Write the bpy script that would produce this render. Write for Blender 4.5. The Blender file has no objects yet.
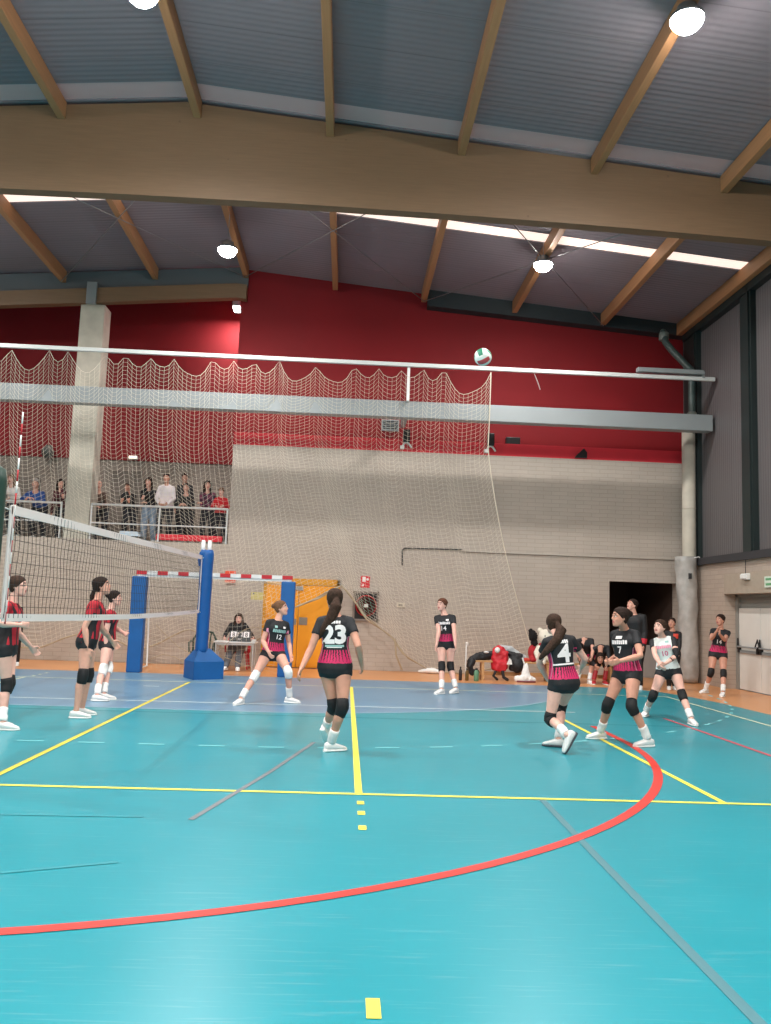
# volleyball match in a sports hall
EXPO = 0.2
SKYS = 0.9
GALW = 70
LENS = 300
LAMPW = 285
CAMP = (835.915422, 0.04314, 0.114096, 0.035224, 2.836828, -6.933405, 1.494975)
import bpy, bmesh, math, random, json
from mathutils import Vector as V, Matrix, Quaternion
from mathutils.bvhtree import BVHTree
random.seed(7)
PI = math.pi
scn = bpy.context.scene
col = scn.collection
scn.view_settings.view_transform = 'Standard'
scn.view_settings.look = 'None'
scn.view_settings.gamma = 1.0
scn.view_settings.use_curve_mapping = False
scn.view_settings.exposure = EXPO

# ------------------------------------------------------------------ materials
def lin(c):
    return tuple(((x/255)/12.92 if x/255 <= .04045 else ((x/255+.055)/1.055)**2.4) for x in c) + (1.0,)
MATS = {}
def mat(name, c, rough=.6, metal=0.0, emit=None, strength=0, spec=.5, noise=0, nscale=8, bump=0, coat=0, alpha=1.0):
    if name in MATS: return MATS[name]
    m = bpy.data.materials.new(name); m.use_nodes = True
    nt = m.node_tree; b = nt.nodes['Principled BSDF']
    b.inputs['Base Color'].default_value = lin(c); b.inputs['Roughness'].default_value = rough
    b.inputs['Metallic'].default_value = metal; b.inputs['Specular IOR Level'].default_value = spec
    b.inputs['Alpha'].default_value = alpha
    if coat: b.inputs['Coat Weight'].default_value = coat; b.inputs['Coat Roughness'].default_value = .2
    if emit: b.inputs['Emission Color'].default_value = lin(emit); b.inputs['Emission Strength'].default_value = strength
    if noise or bump:
        tc = nt.nodes.new('ShaderNodeTexCoord'); n = nt.nodes.new('ShaderNodeTexNoise')
        n.inputs['Scale'].default_value = nscale; n.inputs['Detail'].default_value = 6
        nt.links.new(tc.outputs['Object'], n.inputs['Vector'])
        if noise:
            r = nt.nodes.new('ShaderNodeValToRGB'); k = noise
            r.color_ramp.elements[0].position = .3; r.color_ramp.elements[1].position = .7
            r.color_ramp.elements[0].color = tuple(x*(1-k) for x in lin(c)[:3])+(1,)
            r.color_ramp.elements[1].color = tuple(min(1, x*(1+k)) for x in lin(c)[:3])+(1,)
            nt.links.new(n.outputs['Fac'], r.inputs['Fac']); nt.links.new(r.outputs['Color'], b.inputs['Base Color'])
        if bump:
            bp = nt.nodes.new('ShaderNodeBump'); bp.inputs['Strength'].default_value = bump; bp.inputs['Distance'].default_value = .02
            nt.links.new(n.outputs['Fac'], bp.inputs['Height']); nt.links.new(bp.outputs['Normal'], b.inputs['Normal'])
    MATS[name] = m
    return m

class NT:
    """small helper for hand-made node trees"""
    def __init__(s, name):
        s.m = bpy.data.materials.new(name); s.m.use_nodes = True; s.t = s.m.node_tree; s.b = s.t.nodes['Principled BSDF']; MATS[name] = s.m
    def n(s, kind, **kw):
        x = s.t.nodes.new('ShaderNode'+kind)
        for k, v in kw.items(): setattr(x, k, v)
        return x
    def l(s, a, b): s.t.links.new(a, b)
    def math(s, op, a, b=None, c=None):
        x = s.n('Math', operation=op)
        for i, q in enumerate((a, b, c)):
            if q is None: continue
            if isinstance(q, (int, float)): x.inputs[i].default_value = q
            else: s.l(q, x.inputs[i])
        return x.outputs[0]
    def mix(s, f, a, b):
        x = s.n('Mix', data_type='RGBA')
        if isinstance(f, (int, float)): x.inputs[0].default_value = f
        else: s.l(f, x.inputs[0])
        for i, q in ((6, a), (7, b)):
            if isinstance(q, tuple): x.inputs[i].default_value = q
            else: s.l(q, x.inputs[i])
        return x.outputs[2]
    def attr(s, nm): return s.n('Attribute', attribute_name=nm).outputs['Fac']

def brick_mat(name, c1, c2, cm, axis, bw=.40, bh=.10, rough=.85):
    q = NT(name); tc = q.n('TexCoord'); sp = q.n('SeparateXYZ'); cb = q.n('CombineXYZ')
    q.l(tc.outputs['Object'], sp.inputs[0]); q.l(sp.outputs[axis], cb.inputs[0]); q.l(sp.outputs[2], cb.inputs[1])
    b = q.n('TexBrick'); q.l(cb.outputs[0], b.inputs['Vector'])
    b.inputs['Color1'].default_value = lin(c1); b.inputs['Color2'].default_value = lin(c2); b.inputs['Mortar'].default_value = lin(cm)
    b.inputs['Scale'].default_value = 1; b.inputs['Mortar Size'].default_value = .007; b.inputs['Mortar Smooth'].default_value = .3
    b.inputs['Brick Width'].default_value = bw; b.inputs['Row Height'].default_value = bh
    n = q.n('TexNoise'); n.inputs['Scale'].default_value = 1.2; n.inputs['Detail'].default_value = 5; q.l(tc.outputs['Object'], n.inputs['Vector'])
    h = q.n('HueSaturation'); q.l(b.outputs['Color'], h.inputs['Color'])
    v = q.math('MULTIPLY_ADD', n.outputs['Fac'], .24, .88); q.l(v, h.inputs['Value'])
    q.l(h.outputs[0], q.b.inputs['Base Color']); q.b.inputs['Roughness'].default_value = rough
    bp = q.n('Bump'); bp.inputs['Strength'].default_value = .5; bp.inputs['Distance'].default_value = .008
    inv = q.math('SUBTRACT', 1, b.outputs['Fac']); q.l(inv, bp.inputs['Height']); q.l(bp.outputs[0], q.b.inputs['Normal'])
    return q.m

def floor_mat(name, c, rough=.30, scuff=.35):
    q = NT(name); tc = q.n('TexCoord')
    n = q.n('TexNoise'); n.inputs['Scale'].default_value = .5; n.inputs['Detail'].default_value = 6; q.l(tc.outputs['Object'], n.inputs['Vector'])
    mp = q.n('Mapping'); mp.inputs['Scale'].default_value = (1.0, 20, 1); mp.inputs['Rotation'].default_value = (0, 0, .28); q.l(tc.outputs['Object'], mp.inputs['Vector'])
    n2 = q.n('TexNoise'); n2.inputs['Scale'].default_value = 2.2; n2.inputs['Detail'].default_value = 8; n2.inputs['Distortion'].default_value = .25; q.l(mp.outputs[0], n2.inputs['Vector'])
    mp3 = q.n('Mapping'); mp3.inputs['Scale'].default_value = (1.2, 24, 1); mp3.inputs['Rotation'].default_value = (0, 0, -.42); q.l(tc.outputs['Object'], mp3.inputs['Vector'])
    n3 = q.n('TexNoise'); n3.inputs['Scale'].default_value = 2.0; n3.inputs['Detail'].default_value = 8; n3.inputs['Distortion'].default_value = .25; q.l(mp3.outputs[0], n3.inputs['Vector'])
    r2 = q.n('ValToRGB'); r2.color_ramp.elements[0].position = .59; r2.color_ramp.elements[1].position = .72; q.l(n2.outputs['Fac'], r2.inputs[0])
    r3 = q.n('ValToRGB'); r3.color_ramp.elements[0].position = .61; r3.color_ramp.elements[1].position = .73; q.l(n3.outputs['Fac'], r3.inputs[0])
    s = q.math('MAXIMUM', r2.outputs[0], r3.outputs[0]); s = q.math('MULTIPLY', s, scuff)
    base = lin(c); lt = tuple(x*.6+.4*.62 for x in base[:3])+(1,)
    dk = tuple(x*.86 for x in base[:3])+(1,); br = tuple(x*1.1 for x in base[:3])+(1,)
    m0 = q.mix(n.outputs['Fac'], dk, br); m1 = q.mix(s, m0, lt)
    q.l(m1, q.b.inputs['Base Color'])
    rr = q.math('MULTIPLY_ADD', n.outputs['Fac'], .14, rough-.05); q.l(rr, q.b.inputs['Roughness'])
    q.b.inputs['Specular IOR Level'].default_value = .5
    return q.m

def wood_mat(name, c, axis_scale=(1, 1, 1), rough=.55, board=.04):
    q = NT(name); tc = q.n('TexCoord'); mp = q.n('Mapping'); mp.inputs['Scale'].default_value = axis_scale; q.l(tc.outputs['Object'], mp.inputs['Vector'])
    n = q.n('TexNoise'); n.inputs['Scale'].default_value = 3; n.inputs['Detail'].default_value = 8; q.l(mp.outputs[0], n.inputs['Vector'])
    n2 = q.n('TexNoise'); n2.inputs['Scale'].default_value = 1.3; q.l(tc.outputs['Object'], n2.inputs['Vector'])
    b = lin(c); a = tuple(x*.80 for x in b[:3])+(1,); d = tuple(min(1, x*1.2) for x in b[:3])+(1,)
    m = q.mix(n.outputs['Fac'], a, d)
    # dark knots
    vo = q.n('TexVoronoi'); vo.inputs['Scale'].default_value = 1.7; q.l(tc.outputs['Object'], vo.inputs['Vector'])
    k = q.math('LESS_THAN', vo.outputs['Distance'], .035); k = q.math('MULTIPLY', k, .45)
    m = q.mix(k, m, tuple(x*.45 for x in b[:3])+(1,))
    q.l(m, q.b.inputs['Base Color']); q.b.inputs['Roughness'].default_value = rough
    return q.m

def panel_mat(name, c, axis, period=.9, rough=.5, ribs=.06):
    q = NT(name); tc = q.n('TexCoord'); sp = q.n('SeparateXYZ'); q.l(tc.outputs['Object'], sp.inputs[0])
    f = q.math('FRACT', q.math('DIVIDE', sp.outputs[axis], period)); g = q.math('LESS_THAN', f, .02)
    n = q.n('TexNoise'); n.inputs['Scale'].default_value = .35; n.inputs['Detail'].default_value = 4; q.l(tc.outputs['Object'], n.inputs['Vector'])
    b = lin(c); m0 = q.mix(n.outputs['Fac'], tuple(x*.85 for x in b[:3])+(1,), tuple(x*1.15 for x in b[:3])+(1,))
    m = q.mix(q.math('MULTIPLY', g, .45), m0, tuple(x*.5 for x in b[:3])+(1,))
    q.l(m, q.b.inputs['Base Color']); q.b.inputs['Roughness'].default_value = rough
    w = q.math('SINE', q.math('MULTIPLY', sp.outputs[axis], 2*PI/ribs)); bp = q.n('Bump'); bp.inputs['Strength'].default_value = .25; bp.inputs['Distance'].default_value = .01
    q.l(w, bp.inputs['Height']); q.l(bp.outputs[0], q.b.inputs['Normal'])
    return q.m

# ------------------------------------------------------------------ mesh builder
class MB:
    def __init__(s): s.v = []; s.f = []; s.mi = []; s.sm = []
    def add(s, vs, fs, mi=0, sm=False):
        o = len(s.v); s.v += [tuple(x) for x in vs]
        for f in fs: s.f.append([i+o for i in f]); s.mi.append(mi); s.sm.append(sm)
        return s
    def box(s, x0, x1, y0, y1, z0, z1, mi=0):
        vs = [(x, y, z) for z in (z0, z1) for y in (y0, y1) for x in (x0, x1)]
        return s.add(vs, [(0, 2, 3, 1), (4, 5, 7, 6), (0, 1, 5, 4), (2, 6, 7, 3), (0, 4, 6, 2), (1, 3, 7, 5)], mi)
    def bbox(s, x0, x1, y0, y1, z0, z1, b=.01, mi=0, M=None):
        """box with chamfered edges"""
        bm = bmesh.new(); bmesh.ops.create_cube(bm, size=1)
        for q in bm.verts: q.co = V(((x0+x1)/2+q.co.x*(x1-x0), (y0+y1)/2+q.co.y*(y1-y0), (z0+z1)/2+q.co.z*(z1-z0)))
        bmesh.ops.bevel(bm, geom=list(bm.edges), offset=b, segments=2, affect='EDGES', profile=.6)
        return s.addbm(bm, mi, M)
    def addbm(s, bm, mi=0, M=None, sm=False):
        bm.verts.index_update()
        vs = [(M @ q.co if M else q.co) for q in bm.verts]; fs = [[q.index for q in f.verts] for f in bm.faces]
        bm.free(); return s.add(vs, fs, mi, sm)
    def prism(s, poly, axis, a, b, mi=0):
        """polygon extruded along an axis (0 x: poly is y,z; 1 y: poly is x,z; 2 z: poly is x,y)"""
        def P(p, t): return ((t, p[0], p[1]), (p[0], t, p[1]), (p[0], p[1], t))[axis]
        n = len(poly); vs = [P(p, a) for p in poly]+[P(p, b) for p in poly]
        fs = [list(range(n))[::-1], list(range(n, 2*n))]+[(i, (i+1) % n, n+(i+1) % n, n+i) for i in range(n)]
        o = len(s.f); s.add(vs, fs, mi); return s
    def rings(s, rings, mi=0, sm=True, cap=True):
        n = len(rings[0]); vs = [p for r in rings for p in r]; fs = []
        for k in range(len(rings)-1):
            for i in range(n): fs.append((k*n+i, k*n+(i+1) % n, (k+1)*n+(i+1) % n, (k+1)*n+i))
        s.add(vs, fs, mi, sm)
        if cap:
            o = len(s.v)-len(vs)
            s.f += [[o+i for i in range(n)][::-1], [o+(len(rings)-1)*n+i for i in range(n)]]; s.mi += [mi, mi]; s.sm += [False, False]
        return s
    def tube(s, pts, rad, n=10, mi=0, sm=True, ends=True, flat=1.0, ref=None):
        pts = [V(p) for p in pts]; m = len(pts)
        if isinstance(rad, (int, float)): rad = [rad]*m
        T = []
        for i in range(m):
            t = (pts[min(i+1, m-1)]-pts[max(i-1, 0)]); T.append(t.normalized() if t.length > 1e-9 else V((0, 0, 1)))
        a = V(ref) if ref else (V((0, 0, 1)) if abs(T[0].z) < .9 else V((1, 0, 0)))
        a = (a-T[0]*a.dot(T[0])).normalized(); R = []
        def ring(c, t, a, r): 
            b = t.cross(a); return [c+(a*math.cos(2*PI*i/n)+b*math.sin(2*PI*i/n)*flat)*r for i in range(n)]
        A = []
        for i in range(m):
            a = a-T[i]*a.dot(T[i]); a = a.normalized() if a.length > 1e-6 else T[i].orthogonal().normalized(); A.append(a.copy())
        if ends:
            for q in (80, 50, 25): R.append(ring(pts[0]-T[0]*rad[0]*math.sin(math.radians(q)), T[0], A[0], rad[0]*math.cos(math.radians(q))))
        for i in range(m): R.append(ring(pts[i], T[i], A[i], rad[i]))
        if ends:
            for q in (25, 50, 80): R.append(ring(pts[-1]+T[-1]*rad[-1]*math.sin(math.radians(q)), T[-1], A[-1], rad[-1]*math.cos(math.radians(q))))
        return s.rings(R, mi, sm)
    def cyl(s, c, r, z0, z1, n=24, mi=0, r2=None):
        r2 = r if r2 is None else r2
        return s.rings([[(c[0]+r*math.cos(2*PI*i/n), c[1]+r*math.sin(2*PI*i/n), z0) for i in range(n)], [(c[0]+r2*math.cos(2*PI*i/n), c[1]+r2*math.sin(2*PI*i/n), z1) for i in range(n)]], mi, True)
    def lathe(s, c, prof, n=24, mi=0, axis=2, sm=True):
        R = []
        for r, h in prof:
            ring = []
            for i in range(n):
                x, y = r*math.cos(2*PI*i/n), r*math.sin(2*PI*i/n)
                ring.append((c[0]+x, c[1]+y, c[2]+h) if axis == 2 else ((c[0]+h, c[1]+x, c[2]+y) if axis == 0 else (c[0]+y, c[1]+h, c[2]+x)))
            R.append(ring)
        return s.rings(R, mi, sm)
    def ell(s, c, r, M=None, mi=0, nu=20, nv=12):
        R = []; c = V(c)
        for j in range(nv+1):
            t = PI*(j+.02)/(nv+.04) if 0 else PI*max(.02, min(.98, j/nv)); ring = []
            for i in range(nu):
                p = V((r[0]*math.sin(t)*math.cos(2*PI*i/nu), r[1]*math.sin(t)*math.sin(2*PI*i/nu), -r[2]*math.cos(t)))
                ring.append(c+(M @ p if M else p))
            R.append(ring)
        return s.rings(R, mi, True)
    def mesh(s, name, mats, O=V((0, 0, 0))):
        me = bpy.data.meshes.new(name); me.from_pydata([(x[0]-O[0], x[1]-O[1], x[2]-O[2]) for x in s.v], [], s.f)
        for m in (mats if isinstance(mats, (list, tuple)) else [mats]): me.materials.append(m)
        me.polygons.foreach_set('material_index', s.mi); me.polygons.foreach_set('use_smooth', s.sm)
        bm = bmesh.new(); bm.from_mesh(me); bmesh.ops.recalc_face_normals(bm, faces=bm.faces); bm.to_mesh(me); bm.free(); me.update()
        return me
    def obj(s, name, mats, parent=None, O=None):
        """link as one mesh object; O is the world point that becomes the origin (a child's is its parent's)"""
        if O is None: O = V(parent['_o']) if parent is not None else V((0, 0, 0))
        O = V(O); o = bpy.data.objects.new(name, s.mesh(name, mats, O)); col.objects.link(o)
        ORG[o.name] = O
        if parent is not None: o.parent = parent; o.location = O-ORG[parent.name] if False else (O-V(parent['_o']))
        else: o.location = O
        o['_o'] = tuple(O); return o
ORG = {}
def tag(o, label=None, cat=None, group=None, kind=None):
    if label: o['label'] = label
    if cat: o['category'] = cat
    if group: o['group'] = group
    if kind: o['kind'] = kind
    return o
def struct(name, mb, m, O=None):
    return tag(mb.obj(name, m, None, O), kind='structure')
def empty(name, loc, label, cat, group=None):
    e = bpy.data.objects.new(name, None); col.objects.link(e); e.location = loc; e.empty_display_size = .1; e['_o'] = tuple(loc); ORG[e.name] = V(loc)
    return tag(e, label, cat, group)
def dup(o, dloc):
    c = o.copy(); col.objects.link(c); c.location = V(o.location)+V(dloc); c['_o'] = tuple(V(o['_o'])+V(dloc))
    for ch in list(o.children):
        d = ch.copy(); col.objects.link(d); d.parent = c; d['_o'] = tuple(V(ch['_o'])+V(dloc))
        for g in list(ch.children):
            h = g.copy(); col.objects.link(h); h.parent = d; h['_o'] = tuple(V(g['_o'])+V(dloc))
    return c
def modmesh(o, voxel, smooth=3, fac=.5):
    """fuse the closed pieces of one mesh into a single smooth skin"""
    m = o.modifiers.new('r', 'REMESH'); m.mode = 'VOXEL'; m.voxel_size = voxel; m.use_smooth_shade = True
    s = o.modifiers.new('s', 'SMOOTH'); s.factor = fac; s.iterations = smooth
    mats = list(o.data.materials)
    dg = bpy.context.evaluated_depsgraph_get(); dg.update()
    me = bpy.data.meshes.new_from_object(o.evaluated_get(dg)); o.modifiers.clear(); old = o.data; o.data = me
    me.materials.clear()
    for q in mats: me.materials.append(q)
    for p in me.polygons: p.use_smooth = True
    me.polygons.foreach_set('material_index', [0]*len(me.polygons))
    bpy.data.meshes.remove(old); return o

# ------------------------------------------------------------------ people
SKIN = dict(a=(222, 166, 146), b=(204, 148, 126), c=(228, 178, 162))
def skin(k): return mat('skin_'+k, SKIN[k], .55, spec=.35, noise=.06, nscale=14)
LIPS = mat('lips', (176, 96, 92), .5); BROW = mat('eyebrow', (60, 42, 34), .8)
EYEW = mat('eye_white', (235, 232, 226), .3); IRIS = mat('iris', (50, 36, 28), .25)
def hairm(k):
    c = dict(dark=(44, 31, 26), brown=(60, 43, 34), light=(112, 80, 58), grey=(150, 146, 140), black=(24, 20, 20), auburn=(96, 60, 44))[k]
    return mat('hair_'+k, c, .75, spec=.18, noise=.35, nscale=40, bump=.4)
BLACKC = mat('black_fabric', (22, 23, 28), .7, noise=.2, nscale=20)
PADM = mat('knee_pad_black', (16, 17, 20), .75, noise=.15, nscale=30)
WHITEC = mat('white_fabric', (232, 232, 230), .8, noise=.03, nscale=30)
SHOEW = mat('shoe_white', (228, 228, 226), .5); SOLE = mat('shoe_sole', (240, 240, 236), .6); SOLED = mat('shoe_sole_dark', (60, 62, 70), .6); SHOER = mat('shoe_red', (176, 36, 46), .5)
TXTW = mat('print_white', (244, 236, 236), .6); TXTT = mat('print_teal', (150, 190, 186), .6); TXTP = mat('print_pink', (236, 150, 176), .6); TXTR = mat('print_raspberry', (190, 90, 130), .6)

def jersey_black():
    q = NT('jersey_black_pink'); t = q.attr('jt'); a = q.attr('ja'); b = q.attr('jb')
    ab = q.math('ABSOLUTE', a)
    hem = q.math('MULTIPLY', q.math('LESS_THAN', t, .34), q.math('GREATER_THAN', t, -.06))
    ang = q.math('ARCTAN2', a, b)
    cb = q.n('CombineXYZ'); q.l(q.math('MULTIPLY', ang, 3.2), cb.inputs[0]); q.l(q.math('MULTIPLY', t, 16), cb.inputs[1])
    n = q.n('TexNoise'); n.inputs['Scale'].default_value = 1.6; n.inputs['Detail'].default_value = 3; q.l(cb.outputs[0], n.inputs['Vector'])
    w = q.math('SINE', q.math('ADD', q.math('MULTIPLY', ang, 26), q.math('MULTIPLY', n.outputs['Fac'], 6)))
    fade = q.math('MULTIPLY_ADD', t, -4.6, 1.6)           # solid at the hem, broken towards the top
    pm = q.math('GREATER_THAN', q.math('ADD', fade, w), .15); hem = q.math('MULTIPLY', hem, pm)
    side = q.math('MULTIPLY', q.math('GREATER_THAN', ab, .088), q.math('LESS_THAN', q.math('ABSOLUTE', b), .052))
    side = q.math('MULTIPLY', side, q.math('LESS_THAN', t, .74)); side = q.math('MULTIPLY', side, q.math('LESS_THAN', ab, .19))
    sw = q.math('SINE', q.math('MULTIPLY', b, 150)); sw = q.math('GREATER_THAN', sw, -.3)
    pk = q.math('MAXIMUM', hem, q.math('MULTIPLY', side, sw))
    m = q.mix(pk, lin((21, 22, 27)), lin((206, 34, 96)))
    ls = q.math('MULTIPLY', side, q.math('GREATER_THAN', q.math('ABSOLUTE', b), .043)); m = q.mix(q.math('MULTIPLY', ls, .7), m, lin((225, 170, 190)))
    q.l(m, q.b.inputs['Base Color']); q.b.inputs['Roughness'].default_value = .7
    return q.m
def jersey_red():
    q = NT('jersey_red_black'); t = q.attr('jt'); a = q.attr('ja'); b = q.attr('jb')
    w = q.math('SINE', q.math('MULTIPLY', a, 62)); st = q.math('GREATER_THAN', w, .55)
    side = q.math('MULTIPLY', q.math('GREATER_THAN', q.math('ABSOLUTE', a), .085), q.math('LESS_THAN', q.math('ABSOLUTE', b), .05)); side = q.math('MULTIPLY', side, q.math('LESS_THAN', t, .72))
    side = q.math('MULTIPLY', side, q.math('LESS_THAN', q.math('ABSOLUTE', a), .2))
    k = q.math('MULTIPLY', st, q.math('LESS_THAN', q.math('ABSOLUTE', a), .14)); k = q.math('MAXIMUM', k, side)
    m = q.mix(k, lin((182, 26, 44)), lin((26, 20, 24))); q.l(m, q.b.inputs['Base Color']); q.b.inputs['Roughness'].default_value = .7
    return q.m
def jersey_white():
    q = NT('jersey_white_black'); a = q.attr('ja'); t = q.attr('jt')
    sl = q.math('MULTIPLY', q.math('GREATER_THAN', q.math('ABSOLUTE', a), .125), q.math('GREATER_THAN', t, .55))
    lo = q.math('MULTIPLY', q.math('LESS_THAN', t, .6), q.math('GREATER_THAN', t, .36))
    m = q.mix(q.math('MULTIPLY', lo, .35), lin((226, 230, 228)), lin((168, 200, 196)))
    m = q.mix(sl, m, lin((20, 21, 26))); q.l(m, q.b.inputs['Base Color']); q.b.inputs['Roughness'].default_value = .7
    return q.m
def plaid():
    q = NT('plaid_shirt'); tc = q.n('TexCoord'); ch = q.n('TexChecker'); ch.inputs['Scale'].default_value = 9; q.l(tc.outputs['Object'], ch.inputs['Vector'])
    ch.inputs['Color1'].default_value = lin((120, 60, 84)); ch.inputs['Color2'].default_value = lin((70, 40, 60)); q.l(ch.outputs[0], q.b.inputs['Base Color']); q.b.inputs['Roughness'].default_value = .8
    return q.m
def denim():
    return mat('light_denim', (150, 166, 184), .85, noise=.25, nscale=9)
JM = dict(black=jersey_black(), red=jersey_red(), white=jersey_white())
PLAID = plaid()

def fr(u, f):
    u = u.normalized(); f = (f-u*f.dot(u)).normalized(); return u, f, f.cross(u)
#            t      rx    ry    forward shift   (female)
TOR_F = [(-.24, .085, .070, -.01), (-.15, .150, .104, -.014), (-.03, .170, .116, -.014), (.10, .166, .112, -.008), (.26, .142, .098, 0), (.42, .124, .088, .004),
         (.58, .132, .093, .006), (.72, .146, .108, .014), (.82, .146, .104, .010), (.91, .128, .085, 0), (.97, .088, .066, -.004), (1.01, .066, .058, -.004), (1.05, .060, .054, 0)]
TOR_M = [(-.24, .085, .075, -.005), (-.15, .145, .105, -.008), (-.03, .162, .114, -.006), (.10, .160, .112, 0), (.26, .152, .108, .004), (.42, .150, .106, .006),
         (.58, .160, .112, .006), (.72, .172, .118, .008), (.82, .172, .114, .004), (.91, .148, .092, 0), (.97, .100, .070, -.004), (1.01, .072, .062, -.004), (1.05, .064, .058, 0)]
class Body:
    def __init__(s, J, male=False):
        s.J = {k: (V(v) if isinstance(v, list) else v) for k, v in J.items()}; j = s.J; s.H = j['H']; s.k = s.H/1.68; s.male = male
        s.P, s.N = j['P'], j['N']; s.sp = s.N-s.P; s.Lt = s.sp.length
        s.u, s.f, s.r = fr(s.sp, j['fc']); s.prof = TOR_M if male else TOR_F
        pu = (s.sp.normalized()*.5+V((0, 0, .5))).normalized(); s.pu, s.pf, s.pr = fr(pu, j['fp'])
    def ring(s, t, rx, ry, off, n=24, inf=0, ex=2.3):
        w = max(0, min(1, (t-.05)/.6)); f = (s.pf*(1-w)+s.f*w).normalized()
        u = (s.pu*(1-w)+s.u*w).normalized() if t < .5 else s.u
        u, f, r = fr(u, f)
        c = s.P+(s.sp*t if t >= 0 else s.pu*(t*s.Lt)) + f*off*s.k
        out = []
        for i in range(n):
            a = 2*PI*i/n; ca, sa = math.cos(a), math.sin(a)
            e = 2/ex
            x = math.copysign(abs(ca)**e, ca); y = math.copysign(abs(sa)**e, sa)
            out.append(c+r*x*(rx*s.k+inf)+f*y*(ry*s.k+inf))
        return out
    def torso(s, mb, t0=-9, t1=9, inf=0):
        mb.rings([s.ring(t, rx, ry, o, inf=inf) for t, rx, ry, o in s.prof if t0 <= t <= t1])
    def headframe(s):
        f = s.J['hf'].normalized(); u = V((0, 0, 1)); u = (u-f*u.dot(f)).normalized(); return f, u, f.cross(u)
    def hp(s, x, y, z):
        """point in head coordinates: x to the wearer's right, y forward, z up, metres for H = 1.68"""
        f, u, r = s.headframe(); k = s.k*.97+.03; return s.J['Hc']+(r*x+f*y+u*z)*k
HEADP = [(-.112, .020, .020, .058), (-.102, .036, .038, .047), (-.085, .049, .056, .033), (-.060, .060, .070, .021), (-.030, .067, .081, .010), (0, .072, .089, .003), (.030, .075, .094, 0),
         (.060, .071, .090, -.003), (.085, .058, .074, -.006), (.102, .038, .048, -.008), (.111, .014, .018, -.008)]
def headrings(B, inf=0, n=24):
    R = []
    for z, rx, ry, off in HEADP:
        zz = z*(1+inf/.112) if inf else z
        w = [inf*(.40+.60*(.5-.5*math.sin(2*PI*i/n))) for i in range(n)]
        R.append([B.hp((rx+w[i])*math.cos(2*PI*i/n), off+(ry+w[i])*math.sin(2*PI*i/n), zz) for i in range(n)])
    return R
def hand(mb, W, D, pn, side, k, curl=28):
    """palm, four separate fingers and a thumb; D points along the hand, pn out of the palm"""
    D = D.normalized(); pn = (pn-D*pn.dot(D)).normalized(); lat = D.cross(pn)
    if side == 'L': lat = -lat                                   # lat points to the thumb side
    R = []
    for t, rx, ry in ((-.01, .024, .019), (.02, .030, .018), (.05, .039, .016), (.078, .040, .014), (.088, .036, .010)):
        R.append([W+D*t*k+(lat*math.cos(2*PI*i/12)*rx+pn*math.sin(2*PI*i/12)*ry)*k for i in range(12)])
    mb.rings(R)
    for x, L in ((.029, .066), (.010, .076), (-.010, .070), (-.028, .055)):
        p = W+(D*.080+lat*x)*k; pts = [p-D*.02*k, p]; a = 0; d = (D+lat*x*2.5).normalized()
        for seg in (.45, .32, .23):
            a += math.radians(curl*(.7 if seg > .4 else 1)); p = p+(d*math.cos(a)+pn*math.sin(a))*L*seg*k; pts.append(p)
        mb.tube(pts, [.0095*k, .0098*k, .0090*k, .0084*k, .0074*k], n=8)
    p = W+(D*.022+lat*.028)*k; pts = [W+(D*.012+lat*.012)*k, p]
    p = p+(D*.55+lat*.75+pn*.25).normalized()*.036*k; pts.append(p); p = p+(D*.85+lat*.3+pn*.35).normalized()*.030*k; pts.append(p)
    mb.tube(pts, [.014*k, .0125*k, .0105*k, .0085*k], n=8)
def foot_frame(B, s):
    d = B.J['F'+s].normalized(); n = V((0, 0, 1)); n = (n-d*n.dot(d)); n = n.normalized() if n.length > .05 else -(d.orthogonal()); return d, n, d.cross(n)
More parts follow.
